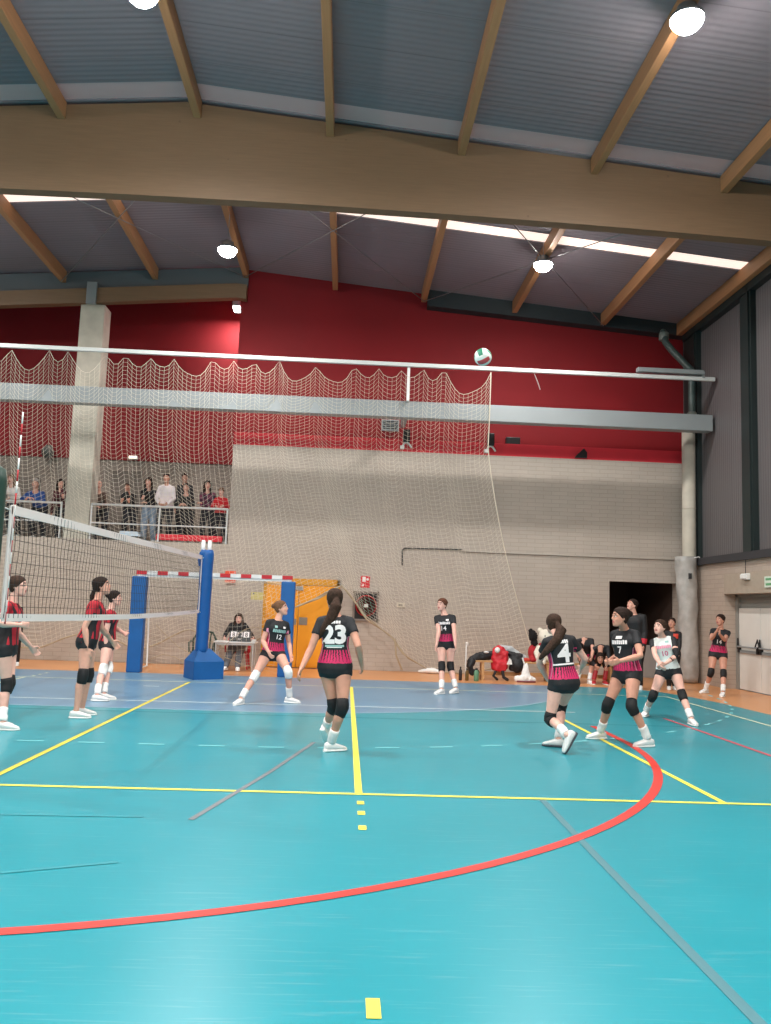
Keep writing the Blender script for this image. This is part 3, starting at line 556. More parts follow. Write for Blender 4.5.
# joint positions of every figure in metres (hall coordinates)
JO = json.loads("""{"R2":{"H":1.72,"P":[-0.427,4.0,0.942],"N":[-0.355,4.023,1.444],"fc":[0.975,0.169,-0.147],"fp":[0.982,0.172,-0.082],"hf":[0.951,0.168,0.259],"Hc":[-0.315,4.032,1.641],"SL":[-0.387,4.17,1.396],"HL":[-0.442,4.09,0.941],"EL":[-0.319,4.178,1.109],"WL":[-0.219,4.355,0.935],"DL":[0.372,0.663,-0.649],"KL":[-0.416,4.112,0.514],"AL":[-0.473,4.122,0.09],"FL":[0.985,0.174,0.0],"SR":[-0.335,3.872,1.402],"HR":[-0.411,3.91,0.943],"ER":[-0.427,3.833,1.124],"WR":[-0.376,3.833,0.862],"DR":[0.193,-0.001,-0.981],"KR":[-0.405,3.831,0.519],"AR":[-0.453,3.818,0.09],"FR":[0.985,0.174,0.0]},
"R3":{"H":1.68,"P":[-0.779,6.2,0.807],"N":[-0.778,6.207,1.302],"fc":[0.966,0.259,-0.005],"fp":[0.966,0.259,-0.003],"hf":[0.992,0.087,0.087],"Hc":[-0.73,6.22,1.493],"SL":[-0.817,6.349,1.257],"HL":[-0.802,6.286,0.806],"EL":[-0.783,6.526,1.031],"WL":[-0.589,6.366,0.965],"DL":[0.745,-0.616,-0.255],"KL":[-0.705,6.085,0.444],"AL":[-0.686,5.849,0.09],"FL":[0.985,0.174,0.0],"SR":[-0.74,6.064,1.261],"HR":[-0.756,6.114,0.808],"ER":[-0.774,6.043,0.975],"WR":[-0.753,6.033,0.715],"DR":[0.078,-0.038,-0.996],"KR":[-0.739,5.907,0.424],"AR":[-0.723,5.627,0.09],"FR":[0.985,0.174,0.0]},
"R1":{"H":1.72,"P":[-1.033,2.95,0.889],"N":[-1.012,2.963,1.396],"fc":[0.995,0.086,-0.044],"fp":[0.996,0.087,-0.024],"hf":[0.992,0.087,0.087],"Hc":[-0.97,2.977,1.592],"SL":[-1.027,3.112,1.348],"HL":[-1.041,3.041,0.888],"EL":[-0.975,3.12,1.057],"WL":[-0.877,3.299,0.886],"DL":[0.368,0.672,-0.643],"KL":[-0.946,2.923,0.495],"AL":[-1.059,2.942,0.09],"FL":[0.996,0.087,0.0],"SR":[-1.001,2.811,1.355],"HR":[-1.025,2.859,0.891],"ER":[-0.995,2.582,1.168],"WR":[-0.836,2.796,1.158],"DR":[0.595,0.803,-0.038],"KR":[-0.958,2.889,0.476],"AR":[-0.91,2.726,0.09],"FR":[0.996,0.087,0.0]},
"P275":{"H":1.7,"P":[1.74,6.25,0.736],"N":[1.791,6.263,1.234],"fc":[0.498,-0.867,-0.027],"fp":[0.342,-0.94,-0.005],"hf":[0.963,-0.17,0.208],"Hc":[1.826,6.268,1.43],"SL":[1.915,6.337,1.176],"HL":[1.825,6.281,0.73],"EL":[1.966,6.397,0.894],"WL":[2.021,6.231,0.696],"DL":[0.207,-0.627,-0.751],"KL":[2.007,6.001,0.481],"AL":[2.032,6.141,0.09],"FL":[0.94,-0.342,0.0],"SR":[1.657,6.188,1.205],"HR":[1.656,6.219,0.741],"ER":[1.584,6.168,0.923],"WR":[1.693,5.985,0.767],"DR":[0.41,-0.695,-0.59],"KR":[1.499,6.015,0.39],"AR":[1.345,5.739,0.09],"FR":[-0.423,-0.906,0.0]},
"P23":{"H":1.72,"P":[2.749,1.95,0.87],"N":[2.733,1.956,1.377],"fc":[0.087,0.996,-0.009],"fp":[0.259,0.966,-0.002],"hf":[-0.258,0.962,0.087],"Hc":[2.714,2.04,1.559],"SL":[2.583,1.969,1.327],"HL":[2.661,1.974,0.868],"EL":[2.496,1.899,1.053],"WL":[2.411,1.741,0.856],"DL":[-0.32,-0.595,-0.737],"KL":[2.755,1.978,0.457],"AL":[2.676,2.3,0.197],"FL":[0.262,0.72,-0.643],"SR":[2.885,1.942,1.337],"HR":[2.837,1.926,0.872],"ER":[2.979,1.803,1.094],"WR":[3.026,1.98,0.9],"DR":[0.176,0.664,-0.727],"KR":[2.844,1.804,0.468],"AR":[2.74,1.958,0.09],"FR":[0.866,0.5,0.0]},
"P14":{"H":1.73,"P":[4.717,8.65,0.883],"N":[4.679,8.658,1.392],"fc":[-0.258,-0.966,-0.005],"fp":[-0.174,-0.985,0.001],"hf":[-0.704,-0.704,0.087],"Hc":[4.626,8.663,1.587],"SL":[4.829,8.618,1.359],"HL":[4.807,8.634,0.887],"EL":[4.836,8.443,1.118],"WL":[4.848,8.321,0.879],"DL":[0.046,-0.454,-0.89],"KL":[4.796,8.561,0.47],"AL":[4.878,8.371,0.1],"FL":[-0.643,-0.766,0.0],"SR":[4.536,8.696,1.336],"HR":[4.627,8.666,0.88],"ER":[4.56,8.508,1.107],"WR":[4.516,8.428,0.855],"DR":[-0.164,-0.297,-0.941],"KR":[4.629,8.472,0.462],"AR":[4.603,8.203,0.09],"FR":[-0.707,-0.707,0.0]},
"P4":{"H":1.72,"P":[5.34,2.6,0.728],"N":[5.282,2.628,1.232],"fc":[-0.166,0.983,-0.074],"fp":[-0.339,0.939,-0.051],"hf":[-0.139,0.986,0.087],"Hc":[5.256,2.771,1.371],"SL":[5.139,2.6,1.172],"HL":[5.254,2.569,0.724],"EL":[5.092,2.771,0.935],"WL":[5.214,2.926,0.756],"DL":[0.455,0.581,-0.674],"KL":[5.183,2.602,0.31],"AL":[5.277,2.206,0.2],"FL":[-0.525,-0.074,-0.848],"SR":[5.436,2.652,1.203],"HR":[5.425,2.631,0.733],"ER":[5.621,2.738,0.989],"WR":[5.641,2.973,0.864],"DR":[0.077,0.881,-0.468],"KR":[5.386,2.905,0.415],"AR":[5.301,2.651,0.09],"FR":[-0.94,0.342,0.0]},
"P7":{"H":1.72,"P":[6.239,3.1,0.813],"N":[6.212,3.117,1.32],"fc":[-0.818,-0.574,-0.023],"fp":[-0.866,-0.5,-0.015],"hf":[-0.992,-0.087,0.087],"Hc":[6.133,3.023,1.479],"SL":[6.301,2.992,1.284],"HL":[6.284,3.021,0.816],"EL":[6.302,2.825,1.04],"WL":[6.047,2.785,0.976],"DL":[-0.96,-0.147,-0.238],"KL":[6.194,2.821,0.456],"AL":[6.4,2.85,0.09],"FL":[-0.985,-0.174,0.0],"SR":[6.128,3.24,1.266],"HR":[6.193,3.179,0.81],"ER":[6.209,3.355,1.006],"WR":[6.031,3.164,0.952],"DR":[-0.67,-0.714,-0.204],"KR":[6.007,3.119,0.437],"AR":[5.995,3.358,0.09],"FR":[-0.985,-0.174,0.0]},
"LIB":{"H":1.66,"P":[7.678,5.5,0.706],"N":[7.6,5.542,1.188],"fc":[-0.424,-0.906,0.009],"fp":[-0.343,-0.939,0.014],"hf":[-0.801,-0.561,0.208],"Hc":[7.532,5.454,1.347],"SL":[7.737,5.477,1.172],"HL":[7.761,5.47,0.715],"EL":[7.723,5.299,0.949],"WL":[7.514,5.215,0.825],"DL":[-0.812,-0.326,-0.483],"KL":[7.78,5.239,0.377],"AL":[7.787,4.946,0.09],"FL":[0.0,-1.0,0.0],"SR":[7.477,5.599,1.119],"HR":[7.596,5.53,0.698],"ER":[7.428,5.38,0.942],"WR":[7.426,5.158,0.812],"DR":[-0.007,-0.861,-0.508],"KR":[7.422,5.456,0.337],"AR":[7.436,5.779,0.09],"FR":[-0.574,-0.819,0.0]},
"COACH":{"H":1.86,"P":[8.976,10.6,0.974],"N":[8.932,10.614,1.521],"fc":[-0.572,-0.82,-0.025],"fp":[-0.422,-0.906,-0.006],"hf":[-0.883,-0.321,0.342],"Hc":[8.897,10.623,1.735],"SL":[9.094,10.502,1.488],"HL":[9.065,10.558,0.979],"EL":[9.117,10.488,1.169],"WL":[9.064,10.422,0.894],"DL":[-0.184,-0.228,-0.956],"KL":[8.981,10.445,0.545],"AL":[8.997,10.44,0.09],"FL":[-0.342,-0.94,0.0],"SR":[8.778,10.724,1.457],"HR":[8.887,10.642,0.969],"ER":[8.792,10.65,1.146],"WR":[8.827,10.627,0.86],"DR":[0.122,-0.078,-0.99],"KR":[8.838,10.519,0.533],"AR":[8.87,10.623,0.09],"FR":[-0.574,-0.819,0.0]},
"A672":{"H":1.56,"P":[9.748,10.6,0.748],"N":[9.755,10.605,1.209],"fc":[-0.342,-0.94,0.015],"fp":[-0.259,-0.966,0.008],"hf":[-0.565,-0.807,0.174],"Hc":[9.741,10.612,1.39],"SL":[9.883,10.558,1.167],"HL":[9.828,10.579,0.748],"EL":[9.846,10.467,0.917],"WL":[9.751,10.339,0.735],"DL":[-0.392,-0.529,-0.752],"KL":[9.719,10.413,0.421],"AL":[9.785,10.592,0.09],"FL":[-0.174,-0.985,0.0],"SR":[9.625,10.652,1.169],"HR":[9.668,10.621,0.749],"ER":[9.639,10.619,0.903],"WR":[9.629,10.485,0.702],"DR":[-0.042,-0.554,-0.831],"KR":[9.603,10.404,0.441],"AR":[9.65,10.547,0.09],"FR":[-0.342,-0.94,0.0]},
"PR":{"H":1.66,"P":[10.413,9.9,0.806],"N":[10.464,9.883,1.292],"fc":[-0.498,-0.867,0.021],"fp":[-0.342,-0.94,0.001],"hf":[-0.863,-0.498,0.087],"Hc":[10.46,9.885,1.487],"SL":[10.585,9.812,1.234],"HL":[10.496,9.87,0.8],"EL":[10.422,9.624,1.094],"WL":[10.252,9.471,1.212],"DL":[0.083,-0.028,0.996],"KL":[10.412,9.661,0.42],"AL":[10.278,9.399,0.09],"FL":[-0.574,-0.819,0.0],"SR":[10.333,9.957,1.265],"HR":[10.331,9.93,0.811],"ER":[10.215,9.755,1.102],"WR":[10.228,9.551,1.258],"DR":[0.417,-0.182,0.891],"KR":[10.229,9.821,0.432],"AR":[10.211,10.04,0.09],"FR":[-0.866,-0.5,0.0]},
"S8":{"H":1.62,"P":[-5.431,13.988,3.739],"N":[-5.431,13.677,4.101],"fc":[0.0,-0.759,-0.651],"fp":[0.0,-1.0,0.0],"hf":[0.0,-0.996,-0.087],"Hc":[-5.431,13.62,4.293],"SR":[-5.578,13.704,4.069],"HR":[-5.517,13.988,3.739],"ER":[-5.672,13.627,3.819],"WR":[-5.531,13.42,3.815],"DR":[0.44,-0.534,-0.722],"KR":[-5.542,13.901,3.352],"AR":[-5.547,14.008,2.97],"FR":[-0.174,-0.985,0.0],"SL":[-5.283,13.704,4.069],"HL":[-5.345,13.988,3.739],"EL":[-5.19,13.627,3.819],"WL":[-5.331,13.42,3.815],"DL":[-0.44,-0.534,-0.722],"KL":[-5.32,13.901,3.352],"AL":[-5.315,14.008,2.97],"FL":[0.174,-0.985,0.0]},
"S9":{"H":1.75,"P":[-4.839,14.094,3.69],"N":[-4.839,13.681,4.0],"fc":[0.0,-0.6,-0.8],"fp":[0.0,-1.0,0.0],"hf":[0.173,-0.981,-0.087],"Hc":[-4.839,13.62,4.207],"SR":[-4.998,13.718,3.973],"HR":[-4.932,14.094,3.69],"ER":[-5.099,13.515,3.774],"WR":[-4.869,13.38,3.82],"DR":[0.981,-0.118,-0.157],"KR":[-4.97,13.874,3.325],"AR":[-4.962,14.114,2.97],"FR":[-0.174,-0.985,0.0],"SL":[-4.68,13.718,3.973],"HL":[-4.746,14.094,3.69],"EL":[-4.578,13.515,3.774],"WL":[-4.809,13.38,3.82],"DL":[-0.981,-0.118,-0.157],"KL":[-4.708,13.874,3.325],"AL":[-4.716,14.114,2.97],"FL":[0.174,-0.985,0.0]},
"S10":{"H":1.6,"P":[-4.398,14.437,3.728],"N":[-4.398,14.156,4.107],"fc":[0.0,-0.803,-0.596],"fp":[0.0,-1.0,0.0],"hf":[0.498,-0.863,-0.087],"Hc":[-4.398,14.1,4.296],"SR":[-4.544,14.181,4.074],"HR":[-4.483,14.437,3.728],"ER":[-4.567,14.197,3.8],"WR":[-4.583,14.141,3.559],"DR":[0.0,-0.076,-0.997],"KR":[-4.508,14.349,3.347],"AR":[-4.513,14.457,2.97],"FR":[-0.174,-0.985,0.0],"SL":[-4.253,14.181,4.074],"HL":[-4.313,14.437,3.728],"EL":[-4.26,13.949,3.925],"WL":[-4.326,14.009,4.157],"DL":[-0.268,-0.0,0.964],"KL":[-4.289,14.349,3.347],"AL":[-4.283,14.457,2.97],"FL":[0.174,-0.985,0.0]},
"S11":{"H":1.68,"P":[-3.508,14.661,3.77],"N":[-3.508,14.309,4.119],"fc":[0.0,-0.703,-0.711],"fp":[0.0,-1.0,0.0],"hf":[0.341,-0.936,-0.087],"Hc":[-3.508,14.25,4.317],"SR":[-3.661,14.34,4.088],"HR":[-3.597,14.661,3.77],"ER":[-3.736,14.297,3.812],"WR":[-3.538,14.14,3.748],"DR":[0.962,-0.254,0.104],"KR":[-3.622,14.577,3.368],"AR":[-3.627,14.681,2.97],"FR":[-0.174,-0.985,0.0],"SL":[-3.356,14.34,4.088],"HL":[-3.419,14.661,3.77],"EL":[-3.281,14.297,3.812],"WL":[-3.478,14.14,3.748],"DL":[-0.962,-0.254,0.104],"KL":[-3.395,14.577,3.368],"AL":[-3.389,14.681,2.97],"FL":[0.174,-0.985,0.0]},
"S1":{"H":1.6,"P":[-2.615,14.043,3.728],"N":[-2.615,13.676,4.025],"fc":[0.0,-0.628,-0.778],"fp":[0.0,-1.0,0.0],"hf":[0.0,-0.996,-0.087],"Hc":[-2.615,13.62,4.213],"SR":[-2.76,13.708,3.998],"HR":[-2.699,14.043,3.728],"ER":[-2.705,13.492,3.838],"WR":[-2.635,13.515,4.074],"DR":[0.268,0.0,0.964],"KR":[-2.724,13.955,3.347],"AR":[-2.729,14.063,2.97],"FR":[-0.174,-0.985,0.0],"SL":[-2.469,13.708,3.998],"HL":[-2.53,14.043,3.728],"EL":[-2.524,13.492,3.838],"WL":[-2.595,13.515,4.074],"DL":[-0.268,-0.0,0.964],"KL":[-2.505,13.955,3.347],"AL":[-2.5,14.063,2.97],"FL":[0.174,-0.985,0.0]},
"S2":{"H":1.66,"P":[-2.113,13.957,3.76],"N":[-2.113,13.678,4.162],"fc":[0.0,-0.822,-0.569],"fp":[0.0,-1.0,0.0],"hf":[-0.173,-0.981,-0.087],"Hc":[-2.113,13.62,4.358],"SR":[-2.264,13.703,4.127],"HR":[-2.201,13.957,3.76],"ER":[-2.21,13.502,3.931],"WR":[-2.142,13.512,4.179],"DR":[0.53,0.0,0.848],"KR":[-2.225,13.872,3.363],"AR":[-2.231,13.977,2.97],"FR":[-0.174,-0.985,0.0],"SL":[-1.962,13.703,4.127],"HL":[-2.025,13.957,3.76],"EL":[-1.891,13.65,3.855],"WL":[-2.083,13.481,3.826],"DL":[-0.944,-0.291,0.153],"KL":[-2.0,13.872,3.363],"AL":[-1.995,13.977,2.97],"FL":[0.174,-0.985,0.0]},
"S3":{"H":1.7,"P":[-1.685,13.728,3.781],"N":[-1.685,13.68,4.28],"fc":[0.0,-0.995,-0.097],"fp":[0.0,-1.0,0.0],"hf":[0.0,-0.996,-0.087],"Hc":[-1.685,13.62,4.481],"SR":[-1.84,13.684,4.236],"HR":[-1.775,13.728,3.781],"ER":[-1.901,13.607,3.961],"WR":[-1.785,13.42,3.815],"DR":[0.493,-0.786,-0.373],"KR":[-1.8,13.645,3.374],"AR":[-1.805,13.748,2.97],"FR":[-0.174,-0.985,0.0],"SL":[-1.531,13.684,4.236],"HL":[-1.595,13.728,3.781],"EL":[-1.47,13.607,3.961],"WL":[-1.585,13.42,3.815],"DL":[-0.493,-0.786,-0.373],"KL":[-1.571,13.645,3.374],"AL":[-1.565,13.748,2.97],"FL":[0.174,-0.985,0.0]},
"S4":{"H":1.72,"P":[-1.366,14.31,3.889],"N":[-1.366,14.31,4.396],"fc":[0.0,-1.0,0.0],"fp":[0.0,-1.0,0.0],"hf":[0.087,-0.992,-0.087],"Hc":[-1.366,14.25,4.599],"SR":[-1.523,14.31,4.352],"HR":[-1.457,14.31,3.889],"ER":[-1.544,14.367,4.062],"WR":[-1.563,14.26,3.818],"DR":[0.0,-0.1,-0.995],"KR":[-1.477,14.26,3.471],"AR":[-1.484,14.328,3.055],"FR":[-0.174,-0.985,0.0],"SL":[-1.209,14.31,4.352],"HL":[-1.275,14.31,3.889],"EL":[-1.188,14.367,4.062],"WL":[-1.169,14.26,3.818],"DL":[0.0,-0.1,-0.995],"KL":[-1.255,14.26,3.471],"AL":[-1.248,14.328,3.055],"FL":[0.174,-0.985,0.0]},
"S5":{"H":1.6,"P":[-1.197,14.0,3.728],"N":[-1.197,13.676,4.071],"fc":[0.0,-0.728,-0.686],"fp":[0.0,-1.0,0.0],"hf":[0.0,-0.996,-0.087],"Hc":[-1.197,13.62,4.26],"SR":[-1.342,13.705,4.041],"HR":[-1.281,14.0,3.728],"ER":[-1.421,13.533,3.841],"WR":[-1.227,13.38,3.82],"DR":[0.981,-0.143,-0.135],"KR":[-1.306,13.912,3.347],"AR":[-1.311,14.02,2.97],"FR":[-0.174,-0.985,0.0],"SL":[-1.051,13.705,4.041],"HL":[-1.112,14.0,3.728],"EL":[-0.973,13.533,3.841],"WL":[-1.167,13.38,3.82],"DL":[-0.981,-0.143,-0.135],"KL":[-1.087,13.912,3.347],"AL":[-1.082,14.02,2.97],"FL":[0.174,-0.985,0.0]},
"S6":{"H":1.62,"P":[-0.675,13.915,3.739],"N":[-0.675,13.677,4.153],"fc":[0.0,-0.867,-0.498],"fp":[0.0,-1.0,0.0],"hf":[0.173,-0.981,-0.087],"Hc":[-0.675,13.62,4.344],"SR":[-0.822,13.698,4.117],"HR":[-0.76,13.915,3.739],"ER":[-0.82,13.675,3.839],"WR":[-0.575,13.639,3.878],"DR":[0.958,0.0,0.287],"KR":[-0.785,13.828,3.352],"AR":[-0.79,13.935,2.97],"FR":[-0.174,-0.985,0.0],"SL":[-0.527,13.698,4.117],"HL":[-0.589,13.915,3.739],"EL":[-0.529,13.675,3.839],"WL":[-0.775,13.639,3.878],"DL":[-0.958,-0.0,0.287],"KL":[-0.564,13.828,3.352],"AL":[-0.559,13.935,2.97],"FL":[0.174,-0.985,0.0]},
"S7":{"H":1.36,"P":[-0.336,13.668,3.635],"N":[-0.336,13.668,4.036],"fc":[0.0,-1.0,0.0],"fp":[0.0,-1.0,0.0],"hf":[-0.258,-0.962,-0.087],"Hc":[-0.336,13.62,4.197],"SR":[-0.46,13.668,4.001],"HR":[-0.408,13.668,3.635],"ER":[-0.541,13.601,3.792],"WR":[-0.436,13.42,3.815],"DR":[0.505,-0.808,-0.303],"KR":[-0.428,13.631,3.304],"AR":[-0.438,13.687,2.976],"FR":[-0.174,-0.985,0.0],"SL":[-0.212,13.668,4.001],"HL":[-0.264,13.668,3.635],"EL":[-0.131,13.601,3.792],"WL":[-0.236,13.42,3.815],"DL":[-0.505,-0.808,-0.303],"KL":[-0.244,13.631,3.304],"AL":[-0.234,13.687,2.976],"FL":[0.174,-0.985,0.0]},
"OFF":{"H":1.66,"P":[0.42,12.45,0.55],"N":[0.401,12.401,1.037],"fc":[-0.031,-0.994,-0.101],"fp":[-0.035,-0.999,0.0],"hf":[0.0,-0.996,-0.087],"Hc":[0.424,12.35,1.138],"SR":[0.251,12.411,0.988],"HR":[0.332,12.453,0.55],"ER":[0.145,12.269,0.765],"WR":[0.16,12.02,0.7],"DR":[0.099,-0.994,-0.05],"KR":[0.3,12.086,0.378],"AR":[0.263,11.782,0.111],"FR":[-0.259,-0.966,0.0],"SL":[0.553,12.4,0.999],"HL":[0.508,12.447,0.55],"EL":[0.712,12.255,0.812],"WL":[0.82,12.05,0.7],"DL":[-0.099,-0.994,-0.05],"KL":[0.513,12.079,0.376],"AL":[0.52,11.775,0.106],"FL":[0.174,-0.985,0.0]},
"B1":{"H":1.62,"P":[8.57,11.75,0.52],"N":[8.459,11.385,0.808],"fc":[0.016,-0.622,-0.783],"fp":[-0.174,-0.985,0.0],"hf":[-0.085,-0.974,-0.208],"Hc":[8.401,11.25,0.575],"SR":[8.326,11.442,0.759],"HR":[8.485,11.765,0.52],"ER":[8.227,11.351,0.515],"WR":[8.25,11.12,0.42],"DR":[0.259,-0.864,-0.432],"KR":[8.396,11.383,0.46],"AR":[8.28,11.3,0.09],"FR":[-0.259,-0.966,0.0],"SL":[8.612,11.392,0.805],"HL":[8.655,11.735,0.52],"EL":[8.607,11.263,0.558],"WL":[8.5,11.1,0.4],"DL":[-0.259,-0.864,-0.432],"KL":[8.597,11.345,0.477],"AL":[8.52,11.3,0.09],"FL":[0.087,-0.996,0.0]},
"B2":{"H":1.64,"P":[8.25,11.8,0.52],"N":[8.168,11.616,0.96],"fc":[-0.208,-0.888,-0.41],"fp":[-0.259,-0.966,0.0],"hf":[-0.492,-0.853,-0.174],"Hc":[8.043,11.55,0.755],"SR":[8.032,11.671,0.91],"HR":[8.166,11.822,0.52],"ER":[7.953,11.477,0.721],"WR":[7.917,11.259,0.595],"DR":[0.276,-0.921,-0.276],"KR":[8.072,11.435,0.469],"AR":[7.95,11.38,0.09],"FR":[-0.259,-0.966,0.0],"SL":[8.319,11.594,0.932],"HL":[8.334,11.778,0.52],"EL":[8.288,11.41,0.719],"WL":[8.206,11.221,0.571],"DL":[-0.276,-0.921,-0.276],"KL":[8.276,11.382,0.483],"AL":[8.2,11.35,0.09],"FL":[0.087,-0.996,0.0]},
"LJ":{"H":1.62,"P":[-4.204,11.395,0.859],"N":[-4.153,11.106,1.236],"fc":[0.137,-0.777,-0.615],"fp":[0.174,-0.985,0.0],"hf":[0.173,-0.981,-0.087],"Hc":[-4.143,11.05,1.427],"SR":[-4.303,11.106,1.202],"HR":[-4.289,11.38,0.859],"ER":[-4.328,11.118,0.925],"WR":[-4.335,11.061,0.681],"DR":[0.013,-0.073,-0.997],"KR":[-4.296,11.302,0.47],"AR":[-4.318,11.415,0.09],"FR":[0.0,-1.0,0.0],"SL":[-4.012,11.157,1.202],"HL":[-4.119,11.41,0.859],"EL":[-3.993,11.178,0.925],"WL":[-3.967,11.126,0.681],"DL":[0.013,-0.073,-0.997],"KL":[-4.078,11.318,0.475],"AL":[-4.09,11.415,0.09],"FL":[0.342,-0.94,0.0]}}""")
# ------------------------------------------------------------------ setting
BRICK_B = brick_mat('brick_back', (184, 173, 162), (179, 168, 157), (168, 157, 146), 0)
BRICK_S = brick_mat('brick_side', (180, 164, 150), (174, 158, 145), (162, 148, 136), 1)
REDW = mat('red_wall', (134, 8, 20), .75, noise=.10, nscale=.6)
TEAL = floor_mat('floor_teal', (25, 141, 155), scuff=.26); BLUEF = floor_mat('floor_blue', (100, 140, 168), scuff=.3); ORANGE = floor_mat('floor_orange', (214, 148, 94), scuff=.15)
WOOD = wood_mat('glulam', (122, 95, 70), (.6, 4, 14)); WOODP = wood_mat('purlin_wood', (168, 122, 84), (10, .5, 10))
ROOFM = panel_mat('roof_panel', (132, 123, 130), 1, .9, .6, .12); CLAD = panel_mat('cladding', (98, 94, 95), 1, 1.1, .5, .10)
STEEL = mat('galvanised_steel', (150, 156, 158), .5, .2, noise=.03, nscale=2); WHITEP = mat('white_paint', (232, 232, 230), .45)
DKGREEN = mat('dark_green_paint', (30, 42, 42), .5); DARK = mat('dark_grey', (46, 48, 50), .7); CONC = mat('concrete', (190, 184, 170), .85, noise=.12, nscale=3, bump=.2)
YEL = mat('line_yellow', (236, 222, 84), .5); WHL = mat('line_white', (206, 222, 222), .5); PALE = mat('line_pale', (214, 222, 190), .5); REDL = mat('line_red', (204, 54, 46), .5)
FADER = mat('line_faded_red', (70, 120, 130), .5); FADE2 = mat('line_faded_brown', (84, 128, 138), .5)
SKYL = mat('translucent_sheet', (240, 220, 210), .5, emit=(255, 232, 218), strength=SKYS)
BLUEP = mat('blue_pad', (10, 90, 156), .5, noise=.08, nscale=5); BLUEV = mat('blue_vinyl', (8, 86, 156), .42, noise=.06, nscale=5)
CORD = mat('net_cord', (222, 212, 194), .8); BLKCORD = mat('black_cord', (40, 40, 42), .8); ROPE = mat('rope', (178, 163, 138), .85)
XR, XD, YB = 11.2, 11.5, 13.3          # right wall, door plane, back wall
XL, YF = -14.0, -13.0
def zr(x): return 9.93-.088*abs(x+.2)

f = MB(); f.box(XL, XR+.6, YF, YB+4.5, -.2, 0); struct('floor', f, TEAL)
o = MB(); h = .0015
o.prism([(XL, 10.64), (8.75, 10.64), (9.25, 9.95), (9.52, 9.1), (9.68, 8.0), (9.74, 6.5), (9.74, YF), (XD, YF), (XD, YB+4.2), (XL, YB+4.2)], 2, -.01, h); struct('floor_surround', o, ORANGE)
R6 = 5.66
arc = [(1.6+R6*math.cos(a), 10.64-R6*math.sin(a)) for a in [PI/2*i/24 for i in range(25)]]
arcl = [(-1.4-R6*math.cos(a), 10.64-R6*math.sin(a)) for a in [PI/2*i/24 for i in range(24, -1, -1)]]
b = MB(); b.prism(arc[::1]+arcl, 2, -.01, .0012); struct('floor_goal_area', b, BLUEF)

def line(pts, w, m, z=.003, name='court_line'):
    """painted stripe along a polyline"""
    P = [V((p[0], p[1], 0)) for p in pts]; L = []; Rr = []
    for i, p in enumerate(P):
        t = (P[min(i+1, len(P)-1)]-P[max(i-1, 0)]).normalized(); n = V((-t.y, t.x, 0))*w/2; L.append(p+n); Rr.append(p-n)
    mb = MB(); n = len(P); vs = [(p.x, p.y, z) for p in L]+[(p.x, p.y, z) for p in Rr]
    mb.add(vs, [(i, n+i, n+i+1, i+1) for i in range(n-1)]); return struct(name, mb, m)
line([(-9, 0), (9, 0)], .055, YEL); line([(0, 0), (0, 9)], .055, YEL, .0032); line([(3, 0), (3, 9)], .06, YEL, .0032); line([(6, 0), (6, 5.9)], .055, YEL, .0032)
line([(-3, 0), (-3, 9)], .055, PALE, .0032); line([(-9, 9), (9, 9)], .05, PALE); line([(9, 0), (9, 9)], .05, PALE, .0032)
for y in (-.30, -.62, -1.03): line([(3.01, y-.055), (3.01, y+.055)], .055, YEL, name='court_line')
line([(3.0, -3.53), (3.0, -3.69)], .055, YEL)
for y in (9.25, 9.6, 9.95): line([(-2.95, y-.07), (-2.95, y+.07)], .05, PALE)
line([(-9, 5.62), (6.42, 6.02)], .05, WHL)
line([(1.6+(R6+.02)*math.cos(a), 10.64-(R6+.02)*math.sin(a)) for a in [PI/2*i/30 for i in range(5, 31)]]+[(-1.4-(R6+.02)*math.cos(a), 10.64-(R6+.02)*math.sin(a)) for a in [PI/2*i/30 for i in range(30, -1, -1)]], .04, mat('line_worn_white', (150, 184, 200), .5), .0028)
# dashed nine-metre line
R9 = 8.55; dash = MB(); seg = []
L0 = 3.0; s = -PI*R9/2; tot = PI*R9/2
def p9(s):
    if s < -1.5: a = (-1.5-s)/R9; return (-1.4-R9*math.sin(a), 10.64-R9*math.cos(a))
    if s > 1.5: a = (s-1.5)/R9; return (1.6+R9*math.sin(a), 10.64-R9*math.cos(a))
    return (s+.1, 10.64-R9)
s = -13.0
while s < 13.8:
    a, bq = p9(s), p9(s+.27); dx, dy = bq[0]-a[0], bq[1]-a[1]; q = math.hypot(dx, dy); nx, ny = -dy/q*.025, dx/q*.025
    dash.add([(a[0]+nx, a[1]+ny, .003), (a[0]-nx, a[1]-ny, .003), (bq[0]-nx, bq[1]-ny, .003), (bq[0]+nx, bq[1]+ny, .003)], [(0, 1, 2, 3)]); s += .62
struct('court_dashes', dash, mat('line_dash_white', (118, 196, 202), .5))
line([(-.62, 8.02), (-.35, 8.02)], .05, WHL)
AC = (-.16, 3.27); AR_ = 6.40
line([(AC[0]-AR_, 9.9), (AC[0]-AR_, 6)]+[(AC[0]-AR_*math.cos(a), AC[1]-AR_*math.sin(a)) for a in [PI*i/72 for i in range(73)]]+[(AC[0]+AR_, 4.5)], .085, REDL, .0036)
line([(7.65, 5.6), (7.65, YF)], .06, mat('line_dull_red', (186, 84, 96), .5), .0034)
line([(4.48, -.05), (4.46, -1.6), (4.44, -4.2)], .055, FADER, .0031)
line([(2.55, 2.5), (2.22, .8), (1.83, -.93)], .045, mat('line_ghost_red', (112, 120, 126), .5), .0031)
line([(-1.2, -.95), (1.5, -.88)], .035, mat('line_ghost2', (42, 138, 150), .5), .0031); line([(-.2, -2.65), (1.6, -1.9)], .035, MATS['line_ghost2'], .0031)
line([(-6, 4.55), (7.6, 4.72)], .05, mat('line_ghost3', (58, 134, 144), .5), .0026)

